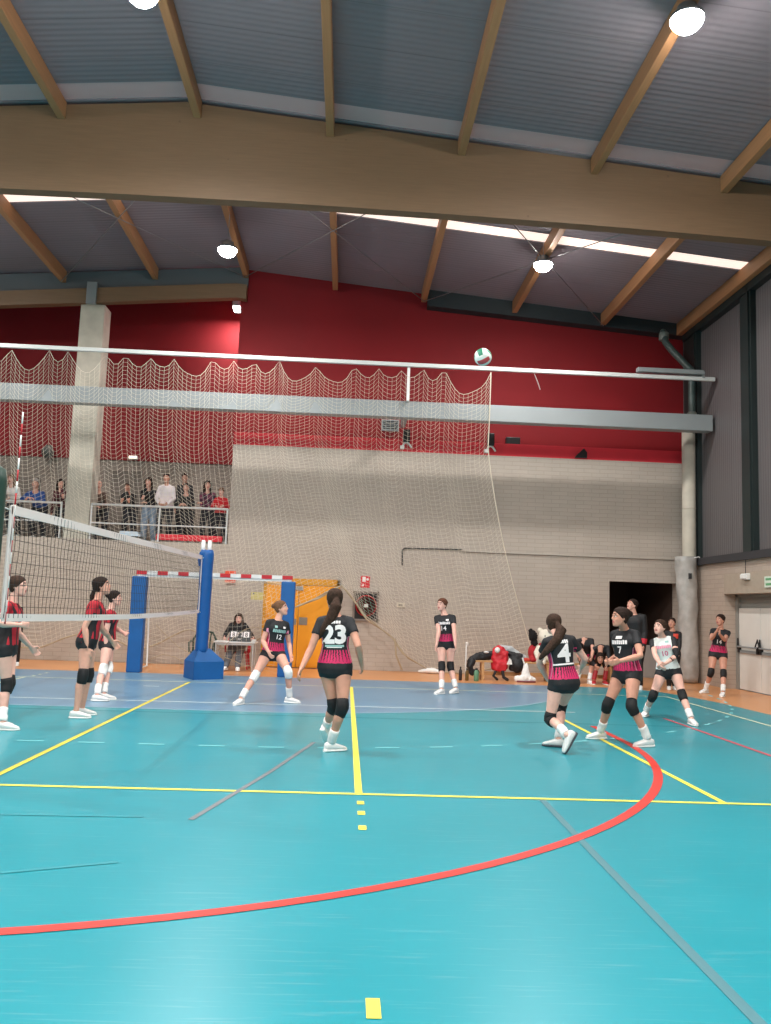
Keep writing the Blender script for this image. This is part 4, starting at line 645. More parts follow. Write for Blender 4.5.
# back wall: brick with a doorway opening, the gallery parapet on the left
w = MB()
w.box(XL, -.06, YB, YB+.3, 0, 2.88)
DX0, DX1, DZ = 9.25, 10.95, 2.34
w.box(-.06, DX0, YB, YB+.35, 0, 5.33); w.box(DX1, XR+.2, YB, YB+.35, 0, 5.33); w.box(DX0, DX1, YB, YB+.35, DZ, 5.33)
struct('wall_back', w, BRICK_B)
w = MB(); w.box(-.05, XR+.2, YB, YB+.45, 5.33, 5.64); struct('trim_coping', w, mat('red_coping_lit', (206, 40, 54), .7, noise=.06, nscale=2))  # lighter red than the wall above: light from overhead is put into the colour
w = MB(); w.prism([(-.12, 5.64), (XR+.2, 5.64), (XR+.2, zr(XR)), (.06, zr(.06)), (-.12, zr(-.12))], 1, YB+.35, YB+.55); struct('wall_back_upper', w, REDW)
w = MB(); w.box(-.1, .2, YB+.55, YB+2.6, 2.84, 10); struct('wall_gallery_side', w, REDW)
w = MB(); w.box(XL, -.06, YB+.31, YB+2.3, 2.60, 2.88); struct('floor_gallery', w, mat('gallery_slab', (150, 142, 132), .8, noise=.05))
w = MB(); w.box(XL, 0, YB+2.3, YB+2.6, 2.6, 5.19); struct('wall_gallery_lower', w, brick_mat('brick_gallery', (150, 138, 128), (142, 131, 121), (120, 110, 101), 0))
w = MB(); w.box(XL, 0, YB+2.25, YB+2.6, 5.19, 10.3); struct('wall_gallery_upper', w, REDW)
w = MB(); w.box(-3.55, -2.75, YB+2.22, YB+2.3, 2.88, 4.9); w.box(-6.3, -5.45, YB+2.22, YB+2.3, 2.88, 4.62); struct('door_3', w, mat('gallery_door', (112, 102, 94), .6))
# corridor behind the dark doorway
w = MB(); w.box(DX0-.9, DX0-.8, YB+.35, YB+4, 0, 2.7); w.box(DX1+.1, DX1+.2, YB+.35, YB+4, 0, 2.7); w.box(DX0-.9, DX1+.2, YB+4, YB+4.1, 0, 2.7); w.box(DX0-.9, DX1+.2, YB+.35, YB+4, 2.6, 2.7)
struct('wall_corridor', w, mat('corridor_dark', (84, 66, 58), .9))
w = MB(); w.bbox(10.0, DX1+.08, YB+.5, YB+.62, 0, .80, .01); struct('wall_corridor_low', w, mat('corridor_partition', (150, 146, 142), .7))
# side wall with a recessed double door
w = MB(); DY0, DY1, DH = 8.35, 11.3, 2.06
w.box(XR, XR+.6, DY1, YB+.35, 0, 2.76); w.box(XR, XR+.6, YF, DY0, 0, 2.76); w.box(XR, XR+.6, DY0, DY1, DH, 2.76)
struct('wall_right', w, BRICK_S)
w = MB(); w.box(XR-.02, XR, DY0-1.0, DY1-.02, DH, 2.50); struct('trim_lintel', w, mat('lintel_render', (172, 158, 142), .8, noise=.05))
w = MB(); w.box(XR-.09, XR+.6, YF, YB+.3, 2.76, 2.92); struct('trim_sill', w, mat('dark_sill', (52, 52, 56), .6))
w = MB(); w.box(XR+.06, XR+.3, YF, YB+.35, 2.92, zr(XR)+.05); struct('wall_right_upper', w, CLAD)
pst = MB()
for y0, y1 in ((12.55, 13.3), (9.80, 10.28), (5.9, 6.35), (1.9, 2.35), (-2.1, -1.65), (-6.1, -5.65)):
    pst = MB(); pst.box(XR-.06, XR+.06, y0, y1, 2.92, zr(XR)); pst.box(XR-.10, XR-.06, y0+.05, y0+.12, 2.92, zr(XR)); struct('trim_steel_post', pst, DKGREEN)
g = MB(); g.box(XR-.10, XR+.06, YF, YB, zr(XR)-.46, zr(XR)-.02); struct('trim_eaves_beam', g, DKGREEN)
g = MB(); g.box(6.3, XR, YB+.05, YB+.35, zr(XR)-.32+.0, zr(XR)-.02)
g = MB(); g.prism([(4.6, zr(4.6)-.42), (XR, zr(XR)-.30), (XR, zr(XR)), (4.6, zr(4.6))], 1, YB+.02, YB+.34); struct('trim_roof_closure', g, mat('closure_dark', (38, 46, 50), .6))
w = MB(); w.box(XL-.3, XL, YF, YB+2.6, 0, 10); struct('wall_left', w, mat('far_wall', (150, 140, 130), .8)); w = MB(); w.box(XL, XR+.6, YF-.3, YF, 0, 10); struct('wall_front', w, mat('far_wall2', (160, 150, 140), .8))
# roof, skylight strip, beams
for s_, nm in ((1, 'ceiling_right'), (-1, 'ceiling_left')):
    xe = XR+.5 if s_ > 0 else XL
    for i, (y0, y1) in enumerate(((YF, 6.0), (6.46, 9.5), (9.92, YB+2.6))):
        r = MB(); r.prism([(-.2, 9.93), (xe, zr(xe)), (xe, zr(xe)+.12), (-.2, 10.05)], 1, y0, y1); struct(nm, r, ROOFM)
    r = MB(); r.prism([(-.2, 9.955), (xe, zr(xe)+.025), (xe, zr(xe)+.05), (-.2, 9.98)], 1, 9.5, 9.92); struct('window_1' if s_ > 0 else 'window_2', r, SKYL)
    r = MB(); r.prism([(-.2, 9.955), (xe, zr(xe)+.025), (xe, zr(xe)+.05), (-.2, 9.98)], 1, 6.0, 6.46); struct('window_3' if s_ > 0 else 'window_4', r, mat('unlit_roof_sheet', (214, 178, 180), .5))
def glulam(name, x0, x1, y0, y1, top, bot):
    n = 40; xs = [x0+(x1-x0)*i/n for i in range(n+1)]; xs.append(-.2); xs.sort(); m = MB(); k = len(xs)
    vs = [(x, y, z(x)) for y in (y0, y1) for z in (top, bot) for x in xs]
    fs = [(i, i+1, k+i+1, k+i) for i in range(k-1)]+[(2*k+i, 3*k+i, 3*k+i+1, 2*k+i+1) for i in range(k-1)]+[(i, 2*k+i, 2*k+i+1, i+1) for i in range(k-1)]+[(k+i, k+i+1, 3*k+i+1, 3*k+i) for i in range(k-1)]
    fs += [(0, k, 3*k, 2*k), (k-1, 3*k-1, 4*k-1, 2*k-1)]
    m.add(vs, fs); return struct(name, m, WOOD)
glulam('roof_beam', XL, XR, 6.5, 6.72, lambda x: zr(x)-.045, lambda x: 8.19-.0020*x*x)
glulam('roof_beam', XL, XR, -7.0, -6.78, lambda x: zr(x)-.045, lambda x: 8.19-.0020*x*x)
glulam('roof_beam', XL, .05, 13.28, 13.5, lambda x: zr(x)-.53, lambda x: zr(x)-.90)
g = MB(); g.prism([(XL, zr(XL)-.53), (.06, zr(.06)-.53), (.06, zr(.06)), (XL, zr(XL))], 1, 13.45, 13.5); struct('trim_gable_panel', g, mat('gable_panel', (92, 98, 102), .6))
for i, x in enumerate((-11.3, -9.04, -6.77, -4.5, -2.25, 0.0, 2.25, 4.5, 6.8, 9.07)):
    for y0, y1 in ((-6.78, 6.5), (6.72, 13.45)):
        p = MB(); zt = zr(x)-.004; p.bbox(x-.065, x+.065, y0, y1, zt-.30, zt, .012); struct('roof_purlin', p, WOODP)
for y0, y1 in ((-6.78, 6.5), (6.72, 13.3)):
    p = MB(); x = 11.02; p.bbox(x-.07, x+.07, y0, y1, zr(x)-.32, zr(x)-.01, .012); struct('roof_purlin', p, WOODP)
# bracing rods under the roof
def rod(name, pts, r, m, n=6):
    mb = MB(); mb.tube(pts, r, n, ends=False); return struct(name, mb, m)
STW = mat('steel_wire', (150, 150, 152), .4, .6)
for x0, x1 in ((-4.5, 0.), (0., 4.5), (4.5, 9.07)):
    rod('bracing_rod', [(x0, 6.75, zr(x0)-.33), (x1, 13.3, zr(x1)-.33)], .011, STW); rod('bracing_rod', [(x1, 6.75, zr(x1)-.33), (x0, 13.3, zr(x0)-.33)], .011, STW)

# columns
c = MB(); c.bbox(-4.02, -3.42, 13.40, 13.95, 2.88, 8.72, .03); struct('column_gallery', c, CONC)
c = MB(); c.bbox(-3.84, -3.60, 13.2, 13.28, 8.66, 9.22, .01); struct('column_bracket', c, mat('bracket_steel', (150, 158, 160), .4, .5))
c = MB(); c.cyl((10.95, 12.6), .155, 0, 6.2); c.cyl((10.95, 12.6), .16, 4.1, 4.13); struct('column_corner', c, CONC)

# ------------------------------------------------------------------ fixed objects
# steel box beam and net track
SB = MB(); SB.bbox(XL+.02, 11.19, 11.78, 12.06, 5.84, 6.22, .008); t = tag(SB.obj('steel_box_beam', STEEL, O=(0, 11.9, 6)), 'long pale grey steel box beam crossing the hall in front of the red wall', 'beam', kind='thing')
for x in (-8.9, 4.06):
    hb = MB(); hb.box(x-.05, x+.05, 12.06, 13.3, 5.92, 6.12); hb.obj('wall_bracket', STEEL, t)
TB = MB(); TB.bbox(XL+.02, 11.19, 11.62, 11.70, 6.99, 7.08, .01); t = tag(TB.obj('net_track', mat('track_white', (206, 208, 206), .5), O=(0, 11.65, 7)), 'thin white horizontal track bar from which the safety net hangs', 'curtain track')
for x in (-8.9, 4.06):
    hb = MB(); hb.box(x-.03, x+.03, 11.66, 11.78, 6.2, 7.0); hb.obj('hanger', WHITEP, t)
hb = MB(); hb.bbox(9.35, 10.9, 11.56, 11.72, 7.12, 7.22, .01); hb.box(10.88, 10.94, 11.6, 11.7, 7.05, 7.2); hb.obj('motor_box', STEEL, t)

# safety net: sagging scallops at the track, pulled aside and bunched low on the right
def netsurf():
    X0, X1 = -9.5, 5.95
    knots = [(-9.5, 12.9, .35), (-4.2, 12.9, .30), (-3.1, 13.0, .75), (-1.9, 13.0, .30), (-.8, 13.0, .85), (.3, 13.0, .30), (1.2, 12.9, .9), (1.70, 12.7, 1.45), (2.72, 12.7, 1.98), (3.35, 12.7, 1.22), (3.98, 12.75, .78), (4.35, 12.85, .35), (4.85, 12.9, .06), (5.6, 12.9, .03), (7.28, 12.7, .35)]
    xb = lambda u: X0+u*(7.28-X0)
    def bot(u):
        x = xb(u)
        for a, b in zip(knots, knots[1:]):
            if a[0] <= x <= b[0]:
                w = (x-a[0])/(b[0]-a[0]); return V((x, a[1]+(b[1]-a[1])*w, a[2]+(b[2]-a[2])*w-.0*math.sin(PI*w)))
        return V(knots[-1])
    sc = [-9.5]; rnd = random.Random(3)
    while sc[-1] < X1-.75: sc.append(sc[-1]+rnd.choice((.42, .48, .55, .55, .85)))
    sc[-1] = X1
    def top(u):
        x = X0+u*(X1-X0)
        for a, b in zip(sc, sc[1:]):
            if a <= x <= b+1e-6: w = (x-a)/(b-a); return V((x, 11.66, 6.97-(b-a)*.52*(1-(2*w-1)**2)**.9))
        return V((x, 11.66, 6.97))
    return bot, top
NB, NTp = netsurf()
def netpt(u, t):
    a, b = NTp(u), NB(u)
    straight = t**1.0; xx = (1-t)**1; wx = max(0., (t-.26)/.74)**1.25
    p = V((a.x+(b.x-a.x)*wx, a.y+(b.y-a.y)*t**1.3, a.z+(b.z-a.z)*t))
    p.y += .10*math.sin(u*95)*math.sin(PI*min(1, t*1.1))*.6+.05*math.sin(u*230+t*5)*t*.8
    p.x += .03*math.sin(u*120+t*7)*t; p.z += .035*math.sin(u*150+t*3)*(1-t)
    return p
def strands(mb, lines, r, n=3):
    for L in lines: mb.tube(L, r, n, sm=False, ends=False)
NU, NV = 150, 70
G = [[netpt(i/NU, j/NV) for j in range(NV+1)] for i in range(NU+1)]
mb = MB(); strands(mb, G, .0029); strands(mb, [[G[i][j] for i in range(NU+1)] for j in range(1, NV)], .0029)
net = tag(mb.obj('safety_net', CORD, O=(0, 11.7, 6.9)), 'wide beige ball-stop safety net hanging from the white track bar down to the floor', 'net')
mb = MB(); mb.tube([G[i][NV] for i in range(0, NU+1)], .018, 6); mb.obj('bottom_rope', ROPE, net)
mb = MB(); mb.tube([G[i][0] for i in range(0, NU+1)], .0055, 5); mb.obj('top_cord', CORD, net)
mb = MB(); mb.tube([G[NU][j] for j in range(0, NV+1, 2)], .013, 5); mb.obj('side_cord', CORD, net)
mb = MB(); rp = [V((2.72, 12.7, 1.98)), V((3.3, 12.7, 1.30)), V((3.95, 12.74, .80)), V((4.2, 12.75, .45)), V((4.8, 12.9, .10)), V((5.0, 12.9, .05))]; mb.tube(rp, .015, 7)
mb.tube([V((4.0, 12.6, .78)), V((4.05, 12.7, .4)), V((4.2, 12.8, .08))], .022, 7); mb.tube([V((1.7, 12.7, 1.45)), V((2.2, 12.7, 1.66)), V((2.72, 12.7, 1.98))], .02, 7); mb.obj('gathered_edge', ROPE, net)
mb = MB(); mb.tube([V((4.62, 12.95, .04)), V((4.78, 12.9, .07)), V((4.95, 12.85, .07)), V((5.1, 12.8, .05))], [.03, .06, .07, .035], 8, flat=1.6); o = mb.obj('rolled_net_end', WHITEC); tag(o, 'white rolled-up end of netting lying on the orange floor by the wall', 'net roll')

# volleyball net, posts, antenna
vn = empty('volleyball_net', (0, 4.8, 1.3), 'black mesh volleyball net with white top and bottom bands across the court', 'net')
def nz(y, t): zt = 2.235+(y-.2)/9.3*.14; zb = 1.30+(y-.2)/9.3*.0-.04*math.sin(PI*(y-.2)/9.3); return zb+(zt-zb)*t
mb = MB(); ys = [.2+9.3*i/93 for i in range(94)]
for y in ys: mb.tube([(.0+.008*math.sin(y*3+q), y, nz(y, q/10)) for q in range(11)], .0028, 3, sm=False, ends=False)
for q in range(1, 10): mb.tube([(.008*math.sin(y*3+q), y, nz(y, q/10)) for y in ys], .0028, 3, sm=False, ends=False)
mb.obj('mesh', BLKCORD, vn)
TAPE = mat('net_tape', (244, 230, 226), .7)
def band(z0, z1, t): 
    mb = MB(); n = 24; vs = []
    for x in (-.006, .006):
        for zz in (z0, z1):
            for i in range(n+1): y = .18+9.34*i/n; vs.append((x, y, nz(y, t)+zz))
    k = n+1; fs = []
    for a, b_ in ((0, 1), (2, 3), (0, 2), (1, 3)): fs += [(a*k+i, a*k+i+1, b_*k+i+1, b_*k+i) for i in range(n)]
    fs += [(0, k, 3*k, 2*k), (k-1, 2*k-1, 4*k-1, 3*k-1)]
    mb.add(vs, fs); return mb
band(-.07, .01, 1).obj('top_band', TAPE, vn); band(-.03, .035, 0).obj('bottom_band', TAPE, vn)
for y in (.18, 9.5):
    mb = MB(); mb.box(-.006, .006, y-.025, y+.025, 1.3, nz(y, 1)); mb.obj('side_band', TAPE, vn)
for a_, b_, r_ in (((0, 9.5, 2.33), (.03, 9.68, 2.36), .006), ((0, 9.5, 1.32), (.03, 9.68, 1.25), .005), ((0, .18, 2.2), (-.04, -.03, 2.22), .006), ((0, .18, 1.3), (-.04, -.03, 1.26), .005)): mb = MB(); mb.tube([a_, b_], r_, 5); mb.obj('tension_cord', WHITEP, vn)
ant = empty('net_antenna', (0.01, .22, 1.28), 'thin red and white striped antenna rod at the near end of the volleyball net', 'antenna')
for i in range(18):
    mb = MB(); mb.cyl((.012, .22), .007, 1.25+i*.1, 1.35+i*.1, 8); mb.obj('stripe', [WHITEP, mat('antenna_red', (190, 40, 48), .5)][(i+1) % 2] if i < 18 else WHITEP, ant)
mb = MB(); mb.box(.002, .014, .21, .235, 1.27, 2.25); mb.obj('antenna_pocket', TAPE, ant)
gp = empty('net_post', (-.055, -.12, 0), 'dark green padded net post at the left edge of the view', 'net post')
mb = MB(); mb.lathe((-.055, -.12, 0), [(.10, .03), (.115, .05), (.115, 2.40), (.10, 2.50), (.05, 2.53)], 20); mb.obj('padding', mat('green_pad', (22, 58, 48), .5), gp)
mb = MB(); mb.lathe((-.055, -.12, 0), [(.2, 0), (.2, .02), (.06, .03), (.05, .05)], 20); mb.obj('foot_plate', STEEL, gp)
bp = empty('net_post', (.08, 9.75, 0), 'blue vinyl padded net post standing in a blue wedge base beside the goal', 'net post')
px, py = .06, 9.72
mb = MB(); rg = []
for z, r in ((.45, .10), (.60, .125), (.75, .115), (1.0, .12), (1.35, .125), (1.6, .122), (1.9, .13), (2.2, .125), (2.42, .135), (2.5, .12)):
    rg.append([(px+r*(1+.05*math.sin(3*i+z*9))*math.cos(2*PI*i/22), py+r*(1+.05*math.sin(5*i+z*7))*math.sin(2*PI*i/22), z+.012*math.sin(i*4)*(z > 2.3)) for i in range(22)])
mb.rings(rg); mb.obj('pole_wrap', BLUEV, bp)
mb = MB(); poly_b = [(-.30, 9.95), (-.02, 9.42), (.50, 9.80), (.42, 10.25), (-.10, 10.3)]
vs = [(x, y, 0.0) for x, y in poly_b]+[(x, y, .34) for x, y in poly_b]+[(px+(x-px)*.36, py+(y-py)*.36, .58) for x, y in poly_b]; n = 5
fs = [list(range(n))[::-1], list(range(2*n, 3*n))]+[(a*n+i, a*n+(i+1) % n, (a+1)*n+(i+1) % n, (a+1)*n+i) for a in range(2) for i in range(n)]
mb.add(vs, fs); mb.obj('base_pad', BLUEP, bp)
for dx in (-.085, .04): mb = MB(); mb.cyl((px+dx, py), .04, 2.4, 2.68, 14); mb.cyl((px+dx, py), .042, 2.66, 2.70, 14, r2=.03); mb.obj('steel_pole', WHITEP, bp)
mb = MB(); mb.tube([(px-.12, py-.05, 2.45), (px-.15, py-.03, 2.3), (px-.13, py-.04, 2.2)], .02, 6); mb.obj('strap', BLUEV, bp)

# handball goal
gl = empty('handball_goal', (.12, 10.75, 0), 'handball goal with red and white crossbar and blue padded posts', 'goal')
GX0, GX1 = -1.46, 1.62
for x in (GX0, GX1):
    mb = MB(); mb.bbox(x-.145, x+.145, 10.63, 10.87, 0, 1.97, .03); mb.obj('post_pad', BLUEP, gl)
    mb = MB(); mb.box(x-.04, x+.04, 10.715, 10.785, 1.95, 2.008); mb.obj('post', WHITEP, gl)
nst = 15; GR = mat('goal_red', (196, 36, 48), .45)
for i in range(nst):
    x0 = GX0-.08+(GX1-GX0+.16)*i/nst; mb = MB(); mb.box(x0, x0+(GX1-GX0+.16)/nst, 10.71, 10.79, 2.01, 2.09); mb.obj('crossbar_stripe', GR if i % 2 == 0 else WHITEP, gl)
mb = MB(); mb.box(GX0-.06, GX1+.06, 10.74, 10.80, 1.965, 2.012); mb.obj('crossbar_lip', WHITEP, gl)
for x in (GX0, GX1):
    mb = MB(); mb.tube([(x, 10.79, 2.05), (x, 11.45, 2.03), (x, 11.75, 1.0), (x, 11.85, .05), (x, 10.8, .05)], .02, 8); mb.obj('rear_frame', WHITEP, gl)
mb = MB(); gx = [GX0+(GX1-GX0)*i/30 for i in range(31)]
prof = [(10.8, 2.0), (11.1, 1.93), (11.4, 1.98), (11.5, 1.75), (11.55, 1.4), (11.62, 1.0), (11.72, .6), (11.8, .25), (11.82, .02)]
pp = []
for a, b_ in zip(prof, prof[1:]):
    for q in range(3): w_ = q/3; pp.append((a[0]+(b_[0]-a[0])*w_, a[1]+(b_[1]-a[1])*w_))
pp.append(prof[-1])
for x in gx: mb.tube([(x, y+.05*math.sin(x*4+z*2), z) for y, z in pp], .002, 3, sm=False, ends=False)
for y, z in pp: mb.tube([(x, y+.05*math.sin(x*4+z*2), z-.04*math.sin(x*5)) for x in gx], .002, 3, sm=False, ends=False)
mb.obj('goal_net', CORD, gl)
mb = MB(); 
mb.tube([(GX0+.2+.24*i, 11.6+.05*math.sin(i), .95-.62*math.sin(PI*min(1, i/8))+.03*math.sin(i*3)) for i in range(12)], .007, 6)
mb.tube([(GX0+.1+.25*i, 11.75, .22+.10*math.sin(i*1.3)) for i in range(12)], .007, 6); mb.obj('net_rope', ROPE, gl)

# yellow double door in the back wall
YD = mat('orange_yellow_door', (238, 158, 22), .5, noise=.04, nscale=2); YDF = mat('door_frame_yellow', (214, 150, 30), .5)
mb = MB(); x0, x1 = .86, 2.68; mb.box(x0, x0+.07, YB-.05, YB, 0, 2.12); mb.box(x1-.07, x1, YB-.05, YB, 0, 2.12); mb.box(x0, x1, YB-.05, YB, 1.97, 2.12); dr = tag(mb.obj('door_1', YDF), kind='structure')
for a, b_ in ((x0+.07, 1.70), (1.71, x1-.07)):
    mb = MB(); mb.bbox(a, b_, YB-.04, YB-.005, .02, 1.96, .006); l = mb.obj('door_leaf', YD, dr)
    mb = MB(); xx = b_-.06 if a < 1 else a+.08; mb.bbox(xx-.03 if a < 1 else a+.02, xx+.03 if a < 1 else a+.22, YB-.055, YB-.04, 1.02, 1.16 if a < 1 else 1.2, .004); mb.obj('lock_plate', mat('brushed_metal', (150, 140, 128), .4, .4), l)
mb = MB(); mb.bbox(1.62, 1.80, YB-.075, YB-.05, 1.84, 1.94, .005); mb.obj('door_sign', mat('sign_grey', (150, 150, 146), .5), dr)
# grey double fire door on the side wall
GD = mat('grey_door', (222, 220, 214), .5, noise=.04, nscale=2); GDF = mat('grey_frame', (140, 138, 132), .5)
mb = MB(); mb.box(XD-.06, XD+.1, DY1-.12, DY1, 0, DH); mb.box(XD-.06, XD+.1, DY0, DY0+.1, 0, DH); mb.box(XD-.06, XD+.1, DY0, DY1, DH-.06, DH); mb.box(XD+.02, XD+.1, DY0, DY1, 1.76, DH); d2 = tag(mb.obj('door_2', GDF), kind='structure')
BLKP = mat('black_plastic', (18, 18, 20), .4)
for a, b_ in ((10.22, 11.17), (9.25, 10.20)):
    mb = MB(); mb.bbox(XD-.04, XD+.02, a, b_, .02, 1.76, .005); l = mb.obj('door_leaf', GD, d2)
    mb = MB(); mb.tube([(XD-.11, a+.06, .93), (XD-.11, b_-.06, .93)], .018, 8); mb.box(XD-.075, XD-.04, a+.05, b_-.05, .80, .86); mb.obj('push_bar', STEEL, l)
    for y in (a+.06, b_-.06):
        mb = MB(); sgn = 1 if y > (a+b_)/2 else -1
        mb.tube([(XD-.11, y-.05*sgn, .93), (XD-.09, y+.02*sgn, 1.10), (XD-.08, y+.06*sgn, .96), (XD-.08, y+.06*sgn, .88)], .016, 8); mb.box(XD-.10, XD-.04, y-.03, y+.03, .80, .95); mb.obj('latch_arm', BLKP, l)
# things on the side wall
e = empty('emergency_light', (XR-.04, 10.2, 2.40), 'small white emergency light fixed above the grey double door', 'light')
mb = MB(); mb.bbox(XR-.10, XR-.02, 10.05, 10.32, 2.34, 2.47, .015); mb.obj('housing', WHITEP, e); mb = MB(); mb.bbox(XR-.13, XR-.10, 10.08, 10.29, 2.36, 2.45, .01); mb.obj('lens', mat('diffuser', (240, 240, 236), .3), e)
mb = MB(); mb.tube([(XR-.05, 10.2, 2.47), (XR-.05, 10.2, 2.76)], .008, 6); mb.obj('cable', DARK, e)
e = empty('exit_sign', (XR-.03, 9.25, 2.25), 'pale green exit sign at the right edge above the door', 'sign')
mb = MB(); mb.bbox(XR-.05, XR-.02, 8.95, 9.42, 2.16, 2.38, .006); mb.obj('panel', mat('exit_panel', (214, 226, 212), .4), e); 
for q in (2.20, 2.30): mb = MB(); mb.box(XR-.053, XR-.05, 9.0, 9.36, q, q+.045); mb.obj('green_band', mat('exit_green', (96, 160, 112), .4), e)

# corner: drain pipe, loose grey pad round the column
dp = empty('drain_pipe', (10.95, 12.5, 6.2), 'dark green drain pipe bending down from the eaves to the corner column', 'pipe')
mb = MB(); mb.tube([(10.45, 12.9, 8.55), (10.45, 12.75, 8.25), (10.55, 12.6, 8.0), (10.98, 12.5, 7.5), (11.0, 12.5, 7.25), (11.0, 12.5, 6.0)], .085, 14); mb.obj('pipe', mat('pipe_green', (66, 82, 80), .45), dp)
PG_ = mat('pipe_grey', (120, 128, 122), .5)
mb = MB(); mb.lathe((11.0, 12.5, 6.05+.2), [(.09, -.2), (.11, -.18), (.11, .18), (.09, .2)], 18); mb.obj('collar', PG_, dp)
mb = MB(); mb.lathe((10.45, 12.85, 8.4), [(.1, -.08), (.12, -.06), (.12, .1), (.1, .12)], 18); mb.obj('collar', PG_, dp)
cp = empty('column_padding', (10.94, 12.6, 0), 'loose crumpled silver-grey pad wrapped round the base of the corner column', 'padding')
mb = MB(); rg = []
for q in range(25):
    z = .02+2.93*q/24; w = .205+.045*(q/24)**1.5; cx = 10.94-.075*(q/24)**1.2; ring = []
    for i in range(30):
        a = 2*PI*i/30; rr = w*(1+.05*math.sin(3*a+q*.6)+.035*math.sin(5*a-q*1.1)+.02*math.sin(9*a+q*2.1)); ring.append((cx+rr*math.cos(a), 12.6+.95*rr*math.sin(a), z))
    rg.append(ring)
mb.rings(rg); mb.obj('wrap', mat('silver_vinyl', (178, 176, 172), .42, .1, noise=.16, nscale=5, bump=.9), cp)
mb = MB(); mb.bbox(10.83, 10.90, 12.33, 12.375, 2.42, 2.55, .004); mb.obj('buckle', DARK, cp); mb = MB(); mb.tube([(11.0, 12.4, 2.92), (11.1, 12.4, 2.95), (11.17, 12.42, 2.87)], .012, 6); mb.obj('tie_string', WHITEP, cp)

# things on the back wall
hc = empty('fire_hose_cabinet', (3.31, YB, 1.5), 'recessed glass-fronted cabinet with a red fire hose reel on the brick wall', 'fire hose')
mb = MB()
for a in ((3.0, 3.05, 1.16, 1.87), (3.57, 3.62, 1.16, 1.87), (3.0, 3.62, 1.16, 1.21), (3.0, 3.62, 1.82, 1.87)): mb.box(a[0], a[1], YB-.06, YB, a[2], a[3])
mb.obj('frame', mat('cabinet_grey', (128, 116, 108), .5), hc)
mb = MB(); mb.box(3.05, 3.57, YB-.02, YB-.005, 1.21, 1.82); mb.obj('back_panel', mat('cabinet_black', (30, 26, 26), .6), hc)
REELR = mat('hose_red', (206, 36, 44), .45)
mb = MB()
for rr in (.235, .20, .165, .13, .095): mb.lathe((3.32, YB-.05, 1.53), [(rr, -.018), (rr+.019, -.008), (rr+.019, .008), (rr, .018), (rr-.019, .008), (rr-.019, -.008), (rr, -.018)], 28, axis=1)
mb.lathe((3.32, YB-.035, 1.53), [(.24, 0), (.24, .012)], 28, axis=1); mb.obj('hose_reel', REELR, hc)
mb = MB(); mb.bbox(3.27, 3.37, YB-.085, YB-.07, 1.49, 1.57, .004); mb.obj('hub_label', mat('label_white', (230, 214, 210), .5), hc)
sg = empty('fire_hose_sign', (3.28, YB-.01, 2.1), 'small red and white fire hose sign above the hose cabinet', 'sign')
mb = MB(); mb.bbox(3.17, 3.39, YB-.018, YB-.004, 1.96, 2.24, .003); mb.obj('plate', mat('sign_red', (214, 44, 54), .5), sg)
mb = MB(); mb.box(3.21, 3.29, YB-.021, YB-.018, 2.10, 2.22); mb.obj('hose_symbol', TXTW, sg)
mb = MB(); mb.lathe((3.335, YB-.02, 2.16), [(.02, -.001), (.03, 0), (.02, .001)], 16, axis=1); mb.obj('reel_symbol', TXTW, sg)
mb = MB(); mb.prism([(3.20, 2.0), (3.26, 2.0), (3.23, 2.06)], 1, YB-.021, YB-.018); mb.obj('arrow_symbol', TXTW, sg)
for lab, (xa, xb_, za, zb) in (('small beige wall plate right of the hose cabinet', (4.06, 4.25, 1.52, 1.63)),):
    s1 = empty('wall_plate', (xa, YB, za), lab, 'plate'); mb = MB(); mb.bbox(xa, xb_, YB-.02, YB, za, zb, .004); mb.obj('plate', mat('plate_beige', (206, 196, 178), .5), s1); mb = MB(); mb.box(xa+.04, xb_-.05, YB-.024, YB-.02, za+.03, zb-.03); mb.obj('slot', mat('plate_shadow', (150, 140, 126), .5), s1)
nt_ = empty('paper_notice', (.72, YB, 1.67), 'yellowish paper notice taped to the wall left of the yellow door', 'notice')
mb = MB(); mb.box(.56, .88, YB-.008, YB-.003, 1.58, 1.76); mb.obj('sheet', mat('paper_yellow', (206, 196, 130), .8), nt_); mb = MB()
mb.box(.60, .64, YB-.010, YB-.008, 1.70, 1.74); mb.obj('stamp', mat('ink', (110, 120, 120), .8), nt_)
al = empty('alarm_box', (.05, YB, 2.1), 'orange-red alarm box on the wall seen behind the goal crossbar', 'alarm box')
mb = MB(); mb.bbox(-.07, .18, YB-.12, YB, 1.96, 2.24, .02); mb.obj('case', mat('alarm_orange', (232, 84, 52), .5), al); mb = MB(); mb.lathe((.055, YB-.12, 2.1), [(.07, 0), (.06, -.02), (.02, -.03)], 16, axis=1); mb.obj('sounder', mat('alarm_white', (230, 200, 190), .5), al)
mb = MB(); mb.tube([(4.16, YB-.02, 2.54), (4.15, YB-.02, 2.90), (4.20, YB-.02, 2.95), (5.6, YB-.02, 2.97)], .013, 6); o = mb.obj('cable_conduit', DARK); tag(o, 'dark cable conduit with a bend running along the brick wall', 'conduit')
mb = MB(); mb.tube([(5.6, YB-.025, 2.93), (8.4, YB-.025, 2.92), (10.9, YB-.025, 2.92)], .017, 6); o = mb.obj('cable_conduit', mat('conduit_grey', (176, 168, 158), .5)); tag(o, 'pale grey straight conduit running to the corner column', 'conduit')
